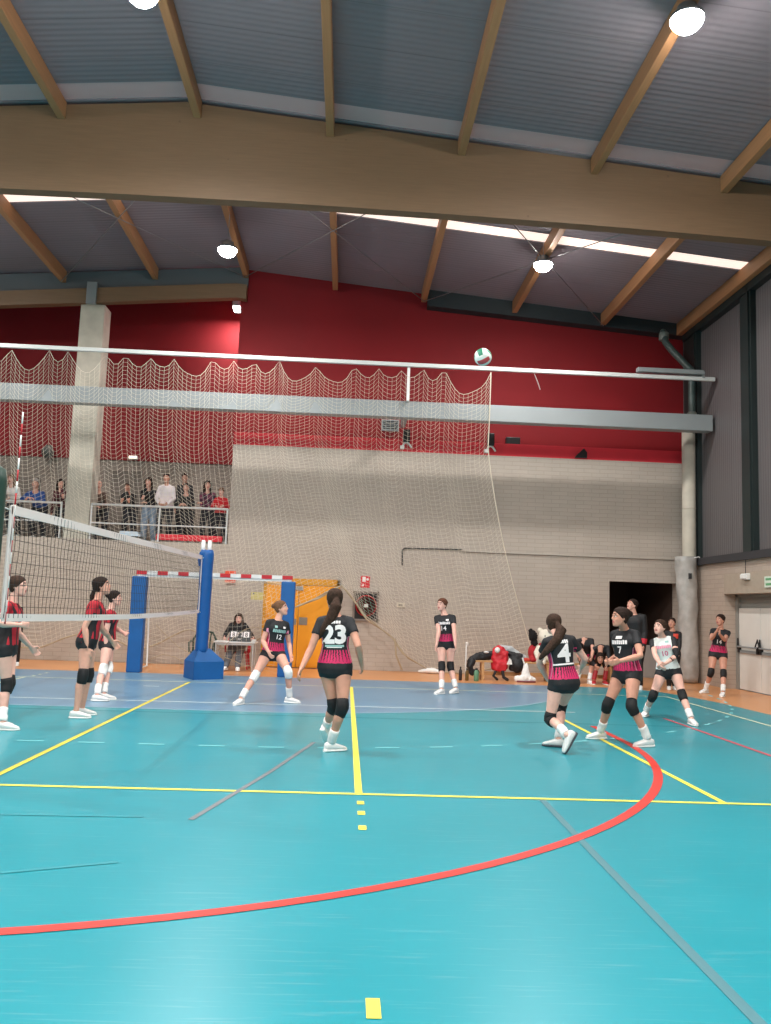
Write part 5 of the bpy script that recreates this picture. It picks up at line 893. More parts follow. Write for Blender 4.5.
# floodlights and boxes along the red coping
for i, (x, lab) in enumerate(((4.16, 'black floodlight on a white foot in the middle of the red coping'), (6.24, 'black floodlight on a white foot at the hanging edge of the net'))):
    e = empty('floodlight', (x, YB+.0, 5.4), lab, 'floodlight', None)
    mb = MB(); mb.bbox(x-.085, x+.085, YB-.16, YB-.04, 5.55, 5.86, .02); mb.obj('lamp_head', BLKP, e); mb = MB(); mb.tube([(x-.10, YB-.05, 5.42), (x-.06, YB-.07, 5.52), (x+.0, YB-.07, 5.55), (x+.06, YB-.07, 5.52), (x+.12, YB-.05, 5.44)], .025, 8); mb.bbox(x-.15, x-.05, YB-.12, YB, 5.38, 5.46, .01); mb.obj('bracket', WHITEP, e)
mb = MB(); mb.bbox(6.68, 7.04, YB+.20, YB+.36, 5.66, 5.86, .02); mb.cyl((6.95, YB+.25), .05, 5.64, 5.7); o = mb.obj('wall_speaker', BLKP); tag(o, 'dark box speaker on the red wall right of the net edge', 'speaker')
mb = MB(); mb.prism([(8.35, 5.36), (8.66, 5.36), (8.66, 5.50), (8.58, 5.60), (8.5, 5.52), (8.40, 5.42)], 1, YB-.05, YB-.005); o = mb.obj('wall_bracket', BLKP); tag(o, 'small black broken bracket on the red coping toward the right', 'bracket')
e = empty('air_vent', (3.75, YB+.34, 6.05), 'pale metal vent grille on the red wall under the steel beam', 'vent')
mb = MB(); mb.bbox(3.55, 3.98, YB+.28, YB+.36, 5.9, 6.18, .01); mb.obj('frame', STEEL, e)
for q in range(5): mb = MB(); mb.box(3.58, 3.95, YB+.265, YB+.28, 5.94+q*.045, 5.965+q*.045); mb.obj('slat', DARK, e)
# crack scratch on red wall
mb = MB(); mb.tube([(7.4, YB+.345, 7.55), (7.5, YB+.34, 7.3), (7.55, YB+.345, 7.15)], [.008, .014, .01], 5); o = mb.obj('loose_cable', WHITEP); tag(o, 'short white loose wire end sticking out of the red wall above the track bar', 'wire')

# ------------------------------------------------------------------ gallery
RAILM = mat('rail_grey', (206, 208, 208), .4, .3)
def railing(x0, x1, label):
    e = empty('railing', ((x0+x1)/2, 13.36, 2.88), label, 'railing', 'gallery railings')
    mb = MB(); mb.tube([(x0, 13.36, 3.73), (x1, 13.36, 3.73)], .028, 10); mb.obj('top_rail', RAILM, e)
    mb = MB(); mb.tube([(x0, 13.36, 3.28), (x1, 13.36, 3.28)], .018, 8); mb.obj('mid_rail', RAILM, e)
    n = max(1, round((x1-x0)/1.6))
    for i in range(n+1): x = x0+(x1-x0)*i/n; mb = MB(); mb.box(x-.018, x+.018, 13.34, 13.38, 2.86, 3.72); mb.obj('post', RAILM, e)
    return e
railing(-9.5, -4.08, 'pale metal gallery railing left of the concrete column'); railing(-3.36, -.12, 'pale metal gallery railing right of the concrete column')
e = empty('red_barrier_rail', (-1, 13.3, 2.95), 'thick red horizontal bar at foot height behind the gallery railing', 'rail')
mb = MB(); mb.bbox(-1.82, -.22, 13.42, 13.52, 2.93, 3.08, .03); mb.obj('bar', mat('bright_red', (214, 40, 56), .5), e)
for x in (-1.75, -.3): mb = MB(); mb.box(x-.03, x+.03, 13.44, 13.5, 2.88, 2.95); mb.obj('foot', DARK, e)
e = empty('folded_cloth', (-2.45, 13.6, 2.88), 'pale blue-white folded cloth on a low dark box behind the railing', 'cloth')
mb = MB(); mb.bbox(-2.72, -2.22, 13.45, 13.8, 2.88, 3.0, .02); mb.obj('box', DARK, e)
mb = MB(); mb.bbox(-2.76, -2.18, 13.43, 13.82, 3.0, 3.05, .022); mb.bbox(-2.70, -2.25, 13.45, 13.8, 3.05, 3.12, .03); mb.obj('cloth', mat('cloth_white', (206, 220, 232), .8, noise=.05), e)
mb = MB(); mb.ell((-5.26, 15.42, 5.30), (.16, .16, .16)); mb.bbox(-5.34, -5.18, 15.44, 15.56, 5.36, 5.50, .01); o = mb.obj('dome_speaker', mat('dome_grey', (92, 96, 92), .5)); tag(o, 'round grey dome on the gallery wall left of the concrete column', 'dome')
e = empty('wall_lamp', (-3.0, 15.5, 5.25), 'small lit white lamp on the gallery wall right of the column', 'lamp')
mb = MB(); mb.bbox(-3.14, -2.90, 15.44, 15.55, 5.21, 5.31, .02); mb.obj('housing', WHITEP, e); mb = MB(); mb.bbox(-3.12, -2.92, 15.42, 15.44, 5.23, 5.29, .006); mb.obj('diffuser', mat('lamp_warm', (255, 244, 220), .4, emit=(255, 240, 214), strength=1.6), e)
e = empty('wall_lamp', (-.375, 14.8, 9.3), 'bright white lamp high in the corner of the gallery under the beam', 'lamp')
mb = MB(); mb.bbox(-.48, -.27, 14.6, 15.0, 9.30, 9.44, .02); mb.obj('housing', WHITEP, e); mb = MB(); mb.bbox(-.47, -.28, 14.62, 14.98, 9.24, 9.30, .006); mb.obj('diffuser', mat('lamp_cool', (255, 255, 255), .4, emit=(255, 255, 255), strength=6), e)
ga = bpy.data.lights.new('gallery_area', 'AREA'); ga.shape = 'RECTANGLE'; ga.size = .18; ga.size_y = .36; ga.energy = GALW; ga.color = (1, .98, .95); lo = bpy.data.objects.new('lamp_light', ga); col.objects.link(lo); lo.parent = e; lo.location = (V((-.375, 14.8, 9.225))-V((-.375, 14.8, 9.3)))
rod('gallery_rod', [(-3.3, 13.9, 6.6), (-1.2, 13.9, 6.35)], .012, STW)

# ------------------------------------------------------------------ high-bay lamps
LAMPM = mat('lamp_lens', (255, 255, 255), .3, emit=(255, 250, 244), strength=LENS); LAMPF = mat('lamp_lens_dim', (255, 255, 255), .3, emit=(255, 250, 244), strength=LENS*.5); HOUS = mat('lamp_housing', (120, 122, 126), .4, .4)
def lamp(x, y, label):
    far = y > 8
    z = 8.83; e = empty('high_bay_lamp', (x, y, z), label, 'lamp', 'high-bay ceiling lamps')
    mb = MB(); mb.lathe((x, y, z), [(.205, 0), (.21, .02), (.20, .05), (.13, .08), (.12, .17), (.05, .19), (.02, .2)], 28); mb.obj('housing', HOUS, e)
    mb = MB(); mb.lathe((x, y, z), [(.015, -.15), (.07, -.142), (.125, -.115), (.17, -.07), (.195, -.025), (.195, .004)], 18); mb.obj('lens', LAMPF if far else LAMPM, e)
    a = bpy.data.lights.new('high_bay', 'AREA'); a.shape = 'DISK'; a.size = .30; a.energy = LAMPW*(.55 if far else 1.0); a.color = (1, .975, .94)
    l = bpy.data.objects.new('lamp_light', a); col.objects.link(l); l.parent = e; l.location = (0, 0, -.165)
    mb = MB(); mb.tube([(x, y, z+.19), (x, y, zr(x)-.01)], .008, 6); mb.obj('suspension_rod', STW, e)
LL = {(.06, 2.6): 'large glaring round lamp at the top edge left of centre', (6.75, 2.45): 'large glaring round lamp at the top right by a purlin', (.06, 10.0): 'small distant round lamp over the left end of the red wall', (6.72, 9.9): 'small distant round lamp over the right half of the red wall'}
for x in (-6.6, .06, 6.75):
    for y in (-10.5, -4.6, 2.55, 10.0):
        k = min(LL, key=lambda q: abs(q[0]-x)+abs(q[1]-y)); vis = abs(k[0]-x)+abs(k[1]-y) < .3
        if vis: lamp(k[0], k[1], LL[k])
        else: lamp(x, y, 'round high-bay lamp hanging outside the view over the hall')

# ------------------------------------------------------------------ ball
mb = MB(); bc = V((4.366, 2.8, 4.537)); rb = .106; Q = Quaternion((.8, .35, .45, .2)).normalized().to_matrix(); N = 10
for ax in range(3):
    for sg in (1, -1):
        for i in range(N):
            for j in range(N):
                q = []
                for di, dj in ((0, 0), (1, 0), (1, 1), (0, 1)):
                    a, b_ = math.tan((2*(i+di)/N-1)*PI/4), math.tan((2*(j+dj)/N-1)*PI/4); v = [0, 0, 0]; v[ax] = sg; v[(ax+1) % 3] = a; v[(ax+2) % 3] = b_; q.append(bc+Q @ (V(v).normalized()*rb))
                st = int(3*(j+.5)/N); mb.add(q, [(0, 1, 2, 3)], (0 if st != 1 else (2 if ax == 1 else 1)), True)
o = mb.obj('volleyball', [mat('ball_white', (232, 236, 232), .4), mat('ball_green', (40, 130, 100), .4), mat('ball_red', (196, 70, 76), .4)], O=bc); tag(o, 'white, green and red volleyball in flight above the court', 'ball')
bmx = bmesh.new(); bmx.from_mesh(o.data); bmesh.ops.remove_doubles(bmx, verts=bmx.verts, dist=1e-5); bmx.to_mesh(o.data); bmx.free()

# ------------------------------------------------------------------ scorer's table, chairs, bench
tb = empty('folding_table', (.44, 11.95, 0), 'small white scorer table on metal legs beside the yellow door', 'table')
mb = MB(); mb.bbox(-.02, .90, 11.70, 12.2, .615, .645, .008); mb.obj('tabletop', WHITEP, tb)
for x in (.03, .84):
    for y in (11.74, 12.15): mb = MB(); mb.tube([(x, y, 0), (x, y, .62)], .018, 8); mb.obj('leg', RAILM, tb)
mb = MB(); mb.box(.03, .84, 11.735, 11.755, .57, .61); mb.obj('apron', RAILM, tb)
sb = empty('flip_scoreboard', (.54, 11.85, .645), 'black tabletop flip scoreboard with white numbers on the scorer table', 'scoreboard')
mb = MB(); mb.prism([(11.72, .646), (11.86, .646), (11.83, .885), (11.80, .885)], 0, .31, .77); mb.obj('board', mat('board_black', (20, 24, 26), .4), sb)
def sloped(x0, x1, z0, z1): 
    mb = MB(); yf = lambda z: 11.72+(z-.646)/(.885-.646)*.08-.004
    mb.add([(x0, yf(z0), z0), (x1, yf(z0), z0), (x1, yf(z1), z1), (x0, yf(z1), z1)], [(0, 1, 2, 3)]); return mb
def flattext(name, s, x, z, h, m, par, yf, parent=None, back=None):
    cu = bpy.data.curves.new('t', 'FONT'); cu.body = s; cu.size = 1; cu.align_x = 'CENTER'; cu.align_y = 'CENTER'; cu.offset = .015
    ob = bpy.data.objects.new('t', cu); col.objects.link(ob); dg = bpy.context.evaluated_depsgraph_get(); dg.update(); me = bpy.data.meshes.new_from_object(ob.evaluated_get(dg)); bpy.data.objects.remove(ob)
    ys = [v.co.y for v in me.vertices]; sc = h/(max(ys)-min(ys)); yc = (max(ys)+min(ys))/2
    mb = MB(); mb.add([(x+v.co.x*sc, yf(z+(v.co.y-yc)*sc), z+(v.co.y-yc)*sc) for v in me.vertices], [list(p.vertices) for p in me.polygons]); bpy.data.meshes.remove(me); return mb.obj(name, m, par)
yf1 = lambda z: 11.72+(z-.646)/(.885-.646)*.08-.006
for xa in (.34, .62): sloped(xa, xa+.12, .74, .86).obj('number_card', TXTW, sb)
flattext('digits', '8', .40, .80, .09, DARK, sb, yf1); flattext('digits', '8', .68, .80, .09, DARK, sb, yf1); flattext('set_digits', '1 2', .54, .805, .085, TXTW, sb, yf1); flattext('small_print', '0 0', .53, .70, .03, TXTW, sb, yf1)
mb = MB(); mb.bbox(.12, .26, 11.78, 11.95, .646, .655, .003); o = mb.obj('score_sheet', mat('paper', (230, 226, 220), .8)); tag(o, 'white score sheet on the left end of the scorer table', 'paper')
mb = MB(); mb.bbox(.79, .89, 11.78, 11.9, .646, .70, .012); o = mb.obj('tissue_pack', mat('tissue', (226, 220, 214), .8)); tag(o, 'crumpled white tissue pack at the right end of the scorer table', 'tissue')
def plastic_chair(name, x, y, label, m, seat=.44, rz=0):
    e = empty(name, (x, y, 0), label, 'chair')
    mb = MB(); mb.bbox(x-.22, x+.22, y-.22, y+.2, seat-.03, seat, .02); mb.obj('seat', m, e)
    n = 9; fr_ = []
    mb = MB()
    mb.tube([(x-.24, y+.2, seat-.02), (x-.25, y+.25, seat+.25), (x-.17, y+.29, seat+.40), (x, y+.31, seat+.44), (x+.17, y+.29, seat+.40), (x+.25, y+.25, seat+.25), (x+.24, y+.2, seat-.02)], .024, 8)
    for q in (-.12, -.06, 0, .06, .12): mb.tube([(x+q, y+.2, seat), (x+q, y+.25, seat+.2), (x+q*1.1, y+.30, seat+.41)], .016, 6, flat=.5)
    mb.obj('backrest', m, e)
    for sx in (-1, 1): 
        mb = MB(); mb.tube([(x+sx*.25, y+.22, seat+.2), (x+sx*.27, y+.05, seat+.21), (x+sx*.27, y-.18, seat+.19), (x+sx*.25, y-.22, seat)], .02, 8); mb.obj('armrest', m, e)
        for sy in (-1, 1): mb = MB(); mb.tube([(x+sx*.21, y+sy*.19, seat-.02), (x+sx*.25, y+sy*.23, 0.01)], [.026, .020], 8); mb.obj('leg', m, e)
    return e
plastic_chair('plastic_chair', -.30, 12.0, 'empty dark green plastic armchair behind the blue post base', mat('chair_green', (34, 62, 50), .45), .40)
plastic_chair('plastic_chair', .42, 12.5, 'red plastic chair under the person at the scorer table', mat('chair_red', (190, 30, 44), .45), .40)

bn = empty('gym_bench', (7.2, 11.7, 0), 'low wooden gymnastics bench along the back wall under bags and players', 'bench')
BW = wood_mat('bench_wood', (196, 150, 100), (1, 8, 8))
mb = MB(); mb.bbox(5.6, 9.0, 11.58, 11.86, .38, .42, .01); mb.obj('seat_plank', BW, bn); mb = MB(); mb.bbox(5.7, 8.9, 11.70, 11.74, .10, .18, .008); mb.obj('stretcher', BW, bn)
for x in (5.9, 7.35, 8.75):
    mb = MB(); mb.prism([(11.56, 0), (11.64, 0), (11.68, .38), (11.60, .38)], 0, x-.03, x+.03); mb.prism([(11.80, 0), (11.88, 0), (11.84, .38), (11.76, .38)], 0, x-.03, x+.03); mb.box(x-.03, x+.03, 11.6, 11.85, .0, .06); mb.obj('leg', BW, bn)
def blob(parts, voxel, name, m, label, cat, smooth=4, O=None, disp=0, fold=0):
    mb = MB()
    for p in parts:
        if p[0] == 'b': mb.bbox(*p[1:7], b=.06)
        elif p[0] == 'e': mb.ell(p[1], p[2])
        elif p[0] == 't': mb.tube(p[1], p[2], 12, flat=p[3] if len(p) > 3 else 1)
    o = mb.obj(name, m, O=O); modmesh(o, voxel, smooth, .5)
    if fold:
        from mathutils import noise as _nz
        for v in o.data.vertices: v.co += v.normal*fold*(_nz.noise(V(v.co)*9)+.6*_nz.noise(V(v.co)*21)+.35*abs(_nz.noise(V(v.co)*34)))
    if disp:
        rr = random.Random(5)
        for v in o.data.vertices: v.co += v.normal*disp*(rr.random()-.3)
    if label: tag(o, label, cat)
    return o
BAGB = mat('bag_black', (26, 26, 30), .6, noise=.2, nscale=9); BAGR = mat('bag_red', (196, 30, 44), .55, noise=.12, nscale=9)
jk = blob([('t', [(5.62, 11.72, .30), (5.66, 11.7, .42), (5.85, 11.7, .50), (6.1, 11.72, .53), (6.25, 11.75, .5)], [.07, .09, .10, .10, .07], .7), ('t', [(5.66, 11.55, .42), (5.60, 11.5, .28), (5.64, 11.48, .12)], [.07, .07, .05]), ('e', (5.72, 11.52, .17), (.10, .06, .06))], .02, 'black_jacket', BAGB, 'black tracksuit jacket draped over the left end of the bench', 'jacket', fold=.022, O=(5.8, 11.7, .3))
mb = MB(); mb.ell((5.98, 11.66, .60), (.06, .045, .025)); mb.obj('white_badge', WHITEC, jk)
rb_ = blob([('b', 6.10, 6.46, 11.54, 11.76, .22, .64), ('b', 6.14, 6.42, 11.47, 11.58, .20, .44), ('e', (6.26, 11.66, .64), (.15, .10, .10)), ('t', [(6.18, 11.66, .70), (6.26, 11.66, .76), (6.34, 11.66, .70)], [.015, .015, .015])], .02, 'red_backpack', BAGR, 'red backpack with a round white emblem leaning on the bench', 'backpack', fold=.022, O=(6.28, 11.62, .2))
mb = MB(); mb.lathe((6.20, 11.53, .66), [(.062, -.01), (.06, -.018), (.0605, -.02), (.01, -.022)], 18, axis=1); mb.obj('emblem', WHITEC, rb_)
mb = MB(); mb.prism([(6.40, .36), (6.52, .36), (6.50, .46), (6.46, .50)], 1, 11.455, 11.48); mb.obj('white_patch', WHITEC, rb_)
mb = MB(); mb.tube([(6.18, 11.52, .22), (6.12, 11.5, .10), (6.2, 11.5, .03)], .03, 8); mb.tube([(6.32, 11.5, .2), (6.34, 11.48, .08), (6.42, 11.47, .03)], .035, 8); mb.obj('strap', BAGB, rb_)
bb = blob([('b', 6.50, 6.80, 11.56, 11.78, .20, .60), ('e', (6.66, 11.62, .34), (.15, .13, .17)), ('t', [(6.42, 11.7, .60), (6.55, 11.7, .57), (6.68, 11.68, .52), (6.80, 11.58, .30)], [.05, .07, .07, .05])], .02, 'black_backpack', BAGB, 'black backpack with hanging straps behind the white shoe bag', 'backpack', fold=.022, O=(6.62, 11.66, .2))
mb = MB(); mb.tube([(6.76, 11.52, .50), (6.80, 11.5, .38), (6.78, 11.5, .26)], .018, 6); mb.obj('white_strap', WHITEC, bb)
blob([('t', [(6.30, 11.78, .72), (6.5, 11.76, .68), (6.68, 11.74, .58), (6.85, 11.72, .50)], [.06, .085, .085, .05], .55)], .02, 'grey_jacket', mat('grey_cloth', (186, 188, 190), .8, noise=.08), 'pale grey jacket thrown on top of the bags on the bench', 'jacket', fold=.022, O=(6.6, 11.76, .6))
blob([('t', [(6.84, 11.68, .46), (7.0, 11.66, .46), (7.12, 11.66, .47)], [.035, .04, .03], .8)], .015, 'red_cloth', mat('orange_red', (206, 70, 56), .7), 'small orange-red cloth lying on the bench right of the bags', 'cloth', fold=.022, O=(7, 11.66, .44))
sbg = blob([('t', [(6.62, 11.35, .06), (6.75, 11.33, .07), (6.95, 11.33, .06)], [.07, .09, .07], 1.2), ('t', [(6.82, 11.4, .38), (6.80, 11.36, .22), (6.78, 11.34, .08)], [.03, .08, .13], .7)], .018, 'shoe_bag', WHITEC, 'white cloth shoe bag slumped on the floor before the bench', 'bag', fold=.022, O=(6.78, 11.34, 0))
mb = MB(); mb.tube([(6.60, 11.24, .02), (6.78, 11.21, .02), (6.98, 11.24, .02)], .018, 6); mb.obj('dark_trim', mat('trim_maroon', (120, 60, 70), .7), sbg)
blob([('e', (7.50, 11.62, .16), (.12, .12, .15)), ('e', (7.5, 11.6, .26), (.07, .07, .08))], .02, 'red_bag', BAGR, 'small red bag on the floor under the bench below the teddy bear', 'bag', fold=.022, O=(7.5, 11.62, 0))
def bottle(x, y, z, r, h, m, capm, label, name='water_bottle'):
    e = empty(name, (x, y, z), label, 'bottle', None); mb = MB(); mb.lathe((x, y, z), [(r*.9, .002), (r, .015), (r, h*.68), (r*.85, h*.76), (r*.45, h*.86), (r*.45, h*.9)], 18); mb.obj('body', m, e)
    mb = MB(); mb.lathe((x, y, z), [(r*.5, h*.88), (r*.52, h*.9), (r*.52, h), (r*.4, h+.004)], 14); mb.obj('cap', capm, e)
bottle(5.36, 11.25, 0, .036, .29, mat('bottle_dark', (40, 36, 40), .35), BLKP, 'slim black water bottle, leftmost on the floor by the bench')
bottle(5.50, 11.25, 0, .040, .26, mat('bottle_amber', (110, 84, 40), .3), BLKP, 'brown water bottle on the floor between the black and green ones')
bottle(5.70, 11.22, 0, .055, .27, mat('bottle_green', (92, 140, 112), .35), BLKP, 'thick green water bottle on the floor below the black jacket')
bottle(7.18, 11.72, .42, .032, .22, mat('bottle_purple', (96, 84, 140), .3), WHITEP, 'small purple water bottle standing on the bench beside the bear')
e = empty('flag_stick', (5.58, 11.85, 0), 'thin white stick leaning on the wall behind the water bottles', 'stick')
mb = MB(); mb.tube([(5.56, 11.9, 0), (5.58, 12.0, .78)], .014, 8); mb.obj('shaft', WHITEP, e); mb = MB(); mb.ell((5.60, 12.0, .74), (.035, .03, .06)); mb.obj('tip', mat('stick_tip', (214, 200, 190), .6), e)
# plush toys
PL = mat('plush_white', (226, 218, 202), .95, noise=.06, nscale=40); bx, by = 7.32, 11.74
tbz = blob([('e', (bx-.02, by, .62), (.17, .15, .22)), ('e', (bx+.02, by-.03, .98), (.19, .16, .17)), ('e', (bx-.13, by, 1.12), (.06, .04, .06)), ('e', (bx+.17, by, 1.12), (.06, .04, .06)), ('e', (bx+.02, by-.18, .93), (.08, .07, .06)),
     ('t', [(bx-.15, by-.02, .72), (bx-.22, by-.1, .62), (bx-.2, by-.18, .52)], [.07, .07, .06]), ('t', [(bx+.13, by-.02, .72), (bx+.2, by-.1, .62), (bx+.18, by-.18, .52)], [.07, .07, .06]),
     ('t', [(bx-.09, by-.05, .50), (bx-.13, by-.26, .47), (bx-.14, by-.34, .44)], [.09, .08, .075]), ('t', [(bx+.09, by-.05, .50), (bx+.13, by-.26, .47), (bx+.14, by-.34, .44)], [.09, .08, .075])], .016, 'teddy_bear', PL, 'big white teddy bear sitting on the bench behind player number 4', 'teddy bear', O=(bx, by, .42), disp=.008)
for q in (-.055, .095): mb = MB(); mb.ell((bx+q, by-.175, 1.0), (.014, .012, .016)); mb.obj('eye', BLKP, tbz)
mb = MB(); mb.ell((bx+.02, by-.25, .955), (.025, .018, .018)); mb.obj('nose', BLKP, tbz)
mb = MB(); mb.lathe((bx, by, .80), [(.135, -.03), (.155, -.01), (.155, .015), (.135, .035)], 20); mb.obj('scarf', mat('scarf_red', (186, 40, 48), .8), tbz)
kx, ky = 7.05, 11.82
pk = blob([('e', (kx, ky, .62), (.11, .10, .18)), ('t', [(kx-.04, ky-.05, .5), (kx-.05, ky-.2, .47)], [.06, .055]), ('t', [(kx+.05, ky-.05, .5), (kx+.06, ky-.2, .47)], [.06, .055])], .016, 'plush_toy', mat('plush_red', (170, 36, 44), .9), 'shaggy black-headed plush toy in red tucked beside the teddy bear', 'plush toy', O=(kx, ky, .42))
mb = MB(); mb.ell((kx, ky-.02, .98), (.085, .085, .12)); mb.ell((kx-.05, ky, 1.08), (.045, .045, .06)); mb.ell((kx+.03, ky-.02, .84), (.07, .07, .07)); hd = mb.obj('head', mat('shag_black', (24, 20, 20), .95), pk); modmesh(hd, .016, 3)
rr = random.Random(9)
for v in hd.data.vertices: v.co += v.normal*.035*(rr.random()-.3)
# ------------------------------------------------------------------ the people
JB, JR, JW = JM['black'], JM['red'], JM['white']
def J_(k): return V(JO[k][0]) if 0 else None
def wv(key, *a): return V(JO[key][a[0]])
def off(key, base, dx, dy, dz): return V(JO[key][base])+V((dx, dy, dz))
def num(B, o, jer, s, t, h, m, back=False, **kw): return text_on(B, o, jer, s, t, h, m, back, **kw)
K = dict(top=JB, pads=PADM)

# black and pink team on the court
hc_ = V(JO['P23']['Hc'])
o, B, j = person('P23', 'player in black and pink shirt number 23 seen from behind beside the yellow line', 'players in black and pink', sk='b', hr='brown', style='pony',
    tail=[hc_+V((.02, -.13, -.06)), hc_+V((-.03, -.15, -.20)), hc_+V((-.10, -.13, -.32)), hc_+V((-.15, -.10, -.40))], **K)
num(B, o, j, '23', .655, .20, TXTW, True, bold=.045, wide=1.02); letter_bars(B, j, .905, .13, .030, 5, TXTW, True, 'shirt_name'); strip_on(B, j, .42, .20, .022, TXTT, True); strip_on(B, j, .39, .16, .008, TXTW, True)
o, B, j = person('P275', 'player in black shirt lunging sideways with white knee pads before the yellow door', 'players in black and pink', hr='light', style='bun', top=JB, pads=WHITEC)
letter_bars(B, j, .70, .22, .050, 8, TXTT); num(B, o, j, '12', .52, .075, TXTW, bold=.02); strip_on(B, j, .82, .04, .035, TXTT, False, 'shirt_badge', .07); strip_on(B, j, .82, .045, .03, TXTW, False, 'shirt_badge', -.07)
o, B, j = person('P14', 'player in black shirt number 14 standing relaxed by the back wall, arms hanging', 'players in black and pink', sk='c', hr='auburn', style='bun', **K)
letter_bars(B, j, .73, .22, .050, 8, TXTW); num(B, o, j, '14', .55, .085, TXTW, bold=.01, lat=.02); strip_on(B, j, .84, .05, .03, TXTW, False, 'shirt_badge', -.06)
hc_ = V(JO['P4']['Hc'])
o, B, j = person('P4', 'player in black shirt number 4 seen from behind running, long brown ponytail', 'players in black and pink', sk='c', hr='brown', style='pony',
    tail=[hc_+V((.05, -.16, -.06)), hc_+V((-.02, -.24, -.17)), hc_+V((-.14, -.25, -.30)), hc_+V((-.20, -.22, -.38))], solem=SOLED, **K)
num(B, o, j, '4', .64, .21, TXTW, True, bold=.03, wide=1.1); letter_bars(B, j, .90, .13, .040, 5, TXTW, True, 'shirt_name'); strip_on(B, j, .40, .26, .018, TXTW, True); 
hc_ = V(JO['P7']['Hc'])
o, B, j = person('P7', 'player in black shirt with pink side panel striding left, hands held forward', 'players in black and pink', sk='b', hr='dark', style='bun', **K)
letter_bars(B, j, .74, .22, .050, 8, TXTW); num(B, o, j, '7', .56, .085, TXTW, bold=.02); strip_on(B, j, .85, .09, .035, TXTW, False, 'shirt_badge')
o, B, j = person('LIB', 'libero in white shirt with black sleeves, crouching wide with a black arm sleeve', 'players in black and pink', sk='c', hr='brown', style='bun', top=JW, pads=PADM)
letter_bars(B, j, .74, .22, .045, 8, TXTP); num(B, o, j, '10', .54, .075, TXTR, bold=.02); strip_on(B, j, .88, .05, .03, TXTT, False, 'shirt_badge', -.06); arm_sleeve(B, o, 'L', .62, 1.55, PADM)
o, B, j = person('PR', 'substitute in black and pink shirt by the grey door, hands clasped at her mouth', 'players in black and pink', sk='b', hr='dark', style='bun', **K)
num(B, o, j, '14', .50, .080, TXTW, bold=.01)
# red and black team
o, B, j = person('R1', 'red and black striped player at the left picture edge, leaning forward behind the net', 'players in red and black', sk='c', hr='brown', style='bun', top=JR, pads=PADM, shoem=SHOEW)
hc_ = V(JO['R2']['Hc'])
o, B, j = person('R2', 'red and black striped player with black knee pads looking up through the net', 'players in red and black', sk='a', hr='dark', style='braid',
    tail=[hc_+V((-.10, -.03, -.12)), hc_+V((-.10, -.03, -.22)), hc_+V((-.08, -.03, -.28))], top=JR, pads=PADM, socks=False)
strip_on(B, j, .78, .05, .03, TXTW, False, 'shirt_badge')
o, B, j = person('R3', 'red and black striped player with white knee pads, half hidden by her teammate', 'players in red and black', sk='c', hr='dark', style='bun', top=JR, pads=WHITEC)
# bench and helpers
TRK = mat('track_black', (20, 20, 24), .65, noise=.15, nscale=16)
o, B, j = person('COACH', 'dark-haired coach in a black tracksuit looking up before the dark doorway', 'people by the bench', True, 'a', 'dark', 'short', top=TRK, topkw=dict(sleeve=1.5), bottom='trousers', bottomm=TRK)
RDT = mat('track_red', (200, 30, 52), .6)
for s in 'LR': arm_sleeve(B, o, s, 1.50, 1.86, RDT, 'red_cuff', .012)
o, B, j = person('A672', 'person in a black top with an orange-red chest patch beside the silver column pad', 'people by the bench', sk='b', hr='dark', style='bun', top=TRK, topkw=dict(sleeve=1.5), bottom='trousers', bottomm=TRK)
strip_on(B, j, .80, .10, .10, mat('patch_orange', (214, 70, 54), .6), False, 'chest_patch', -.06)
o, B, j = person('B1', 'player in black bent forward on the bench, hair hanging, red socks', 'people by the bench', sk='b', hr='dark', style='long', top=JB, topkw=dict(sleeve=1.5), pads=PADM, socks=False, shoem=SHOER)
for s in 'LR': leg_ring(B, o, s, 1.45, 1.98, (.052, .047), SHOER, 'red_sock')
o, B, j = person('B2', 'seated player on the bench mostly hidden behind player number 4', 'people by the bench', sk='a', hr='black', style='bun', top=JB, pads=PADM)
GREYT = mat('grey_trousers', (104, 106, 112), .85, noise=.1, nscale=10); BSW = mat('black_sweatshirt', (24, 24, 27), .8, noise=.15, nscale=12)
o, B, j = person('OFF', 'long-haired person in black sweatshirt and grey trousers seated at the scorer table', 'officials', sk='c', hr='brown', style='long', top=BSW, topkw=dict(sleeve=1.5), bottom='wide', bottomm=GREYT)
o, B, j = person('LJ', 'person in black trousers standing by the far wall, hidden behind the leftmost red player', 'officials', sk='a', hr='dark', style='bun', top=TRK, topkw=dict(sleeve=1.5), bottom='trousers', bottomm=TRK)
# spectators leaning on the gallery railing
G = 'spectators on the gallery'; DJ = denim(); DKT = mat('dark_trousers', (44, 44, 50), .85, noise=.1, nscale=8)
VX = .011
def spec(key, lab, **k): 
    k.setdefault('bottom', 'trousers'); k.setdefault('bottomm', DKT); k.setdefault('topkw', dict(sleeve=1.5, voxel=.013)); k.setdefault('socks', False)
    return person(key, lab, G, voxel=VX, **k)
HW = mat('hoodie_white', (232, 226, 224), .85, noise=.04, nscale=9); HP = mat('hoodie_pink_white', (238, 226, 228), .85, noise=.04, nscale=9)
spec('S8', 'spectator in a white hooded top, leftmost at the gallery rail', sk='c', hr='light', style='long', top=HW, topkw=dict(sleeve=1.5, voxel=.013, hood=True))
spec('S9', 'grey-haired spectator in a bright blue jacket with forearms on the rail', male=True, sk='a', hr='grey', style='short', top=mat('jacket_blue', (42, 84, 156), .7, noise=.1))
spec('S10', 'spectator in dark red holding a hand to the face, just left of the concrete column', sk='a', hr='dark', style='long', top=mat('top_maroon', (84, 34, 42), .8, noise=.15))
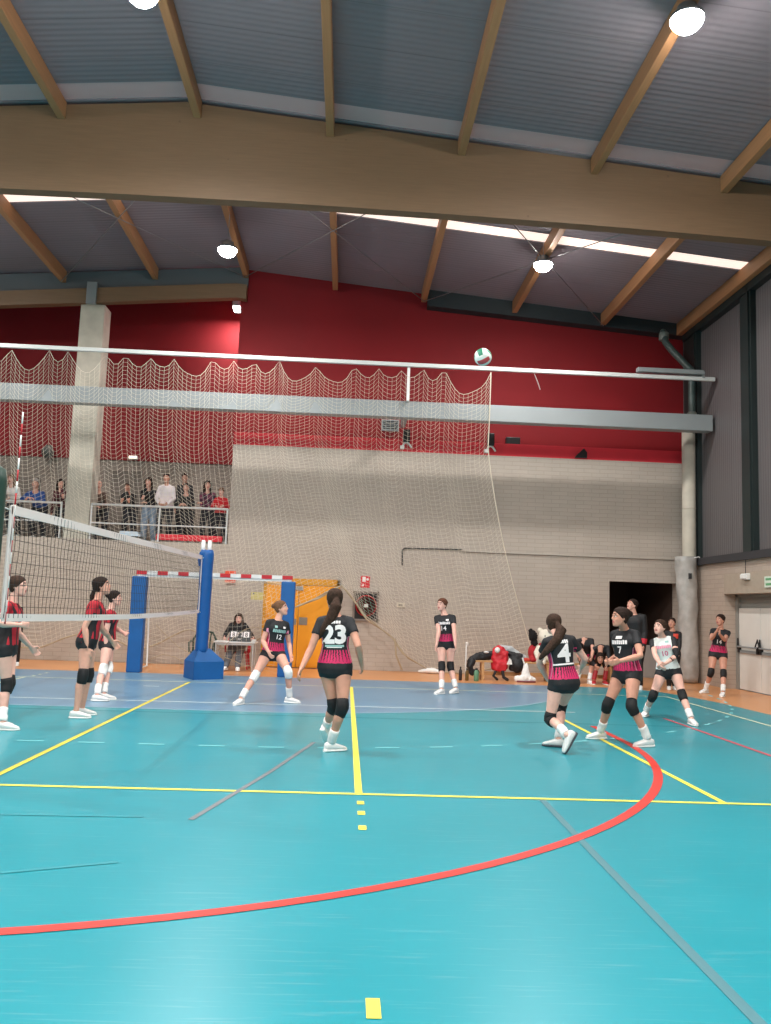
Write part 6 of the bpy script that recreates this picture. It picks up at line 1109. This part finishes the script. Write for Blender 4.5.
spec('S11', 'bald spectator in a brown jacket with clasped hands, just right of the concrete column', male=True, sk='a', hr='grey', style='bald', top=mat('jacket_brown', (96, 76, 66), .8, noise=.12))
spec('S1', 'short-haired spectator in black with both hands on the mouth, above the folded cloth', male=True, sk='b', hr='brown', style='short', top=TRK)
spec('S2', 'spectator in black jacket and light blue jeans with a hand at the chin', sk='a', hr='dark', style='long', top=BSW, bottom='wide', bottomm=DJ)
spec('S3', 'tall spectator in a pinkish white hoodie standing upright at the rail', sk='b', hr='dark', style='bun', top=HP, topkw=dict(sleeve=1.5, voxel=.013, hood=True, inf=.03))
spec('S4', 'spectator standing in a second row behind the one in black', sk='b', hr='dark', style='short', top=DKT, male=True)
spec('S5', 'spectator in black leaning on the rail right of the pinkish white hoodie', sk='a', hr='dark', style='bun', top=TRK)
spec('S6', 'spectator in a purple plaid shirt with long dark hair and crossed arms', sk='a', hr='dark', style='long', top=PLAID)
spec('S7', 'child in a bright red hooded top, rightmost at the gallery rail', sk='c', hr='light', style='short', top=mat('hoodie_red', (208, 34, 46), .8), topkw=dict(sleeve=1.5, voxel=.013, hood=True))

# ------------------------------------------------------------------ world, camera
w = bpy.data.worlds.new('world'); scn.world = w; w.use_nodes = True
w.node_tree.nodes['Background'].inputs[0].default_value = (.7, .75, .8, 1); w.node_tree.nodes['Background'].inputs[1].default_value = .3
F, YAW, PIT, ROLL, CX, CY, CZ = CAMP
cd = bpy.data.cameras.new('camera'); cd.sensor_fit = 'VERTICAL'; cd.sensor_height = 36.0; cd.lens = F/1024*36.0; cd.clip_end = 200
co = bpy.data.objects.new('camera', cd); col.objects.link(co)
fwd = V((math.sin(YAW)*math.cos(PIT), math.cos(YAW)*math.cos(PIT), math.sin(PIT))); right = V((math.cos(YAW), -math.sin(YAW), 0)); up = right.cross(fwd)
r2 = right*math.cos(ROLL)+up*math.sin(ROLL); u2 = -right*math.sin(ROLL)+up*math.cos(ROLL)
co.matrix_world = Matrix(((r2.x, u2.x, -fwd.x, CX), (r2.y, u2.y, -fwd.y, CY), (r2.z, u2.z, -fwd.z, CZ), (0, 0, 0, 1)))
scn.camera = co
for o in list(bpy.data.objects):
    if '_o' in o: del o['_o']
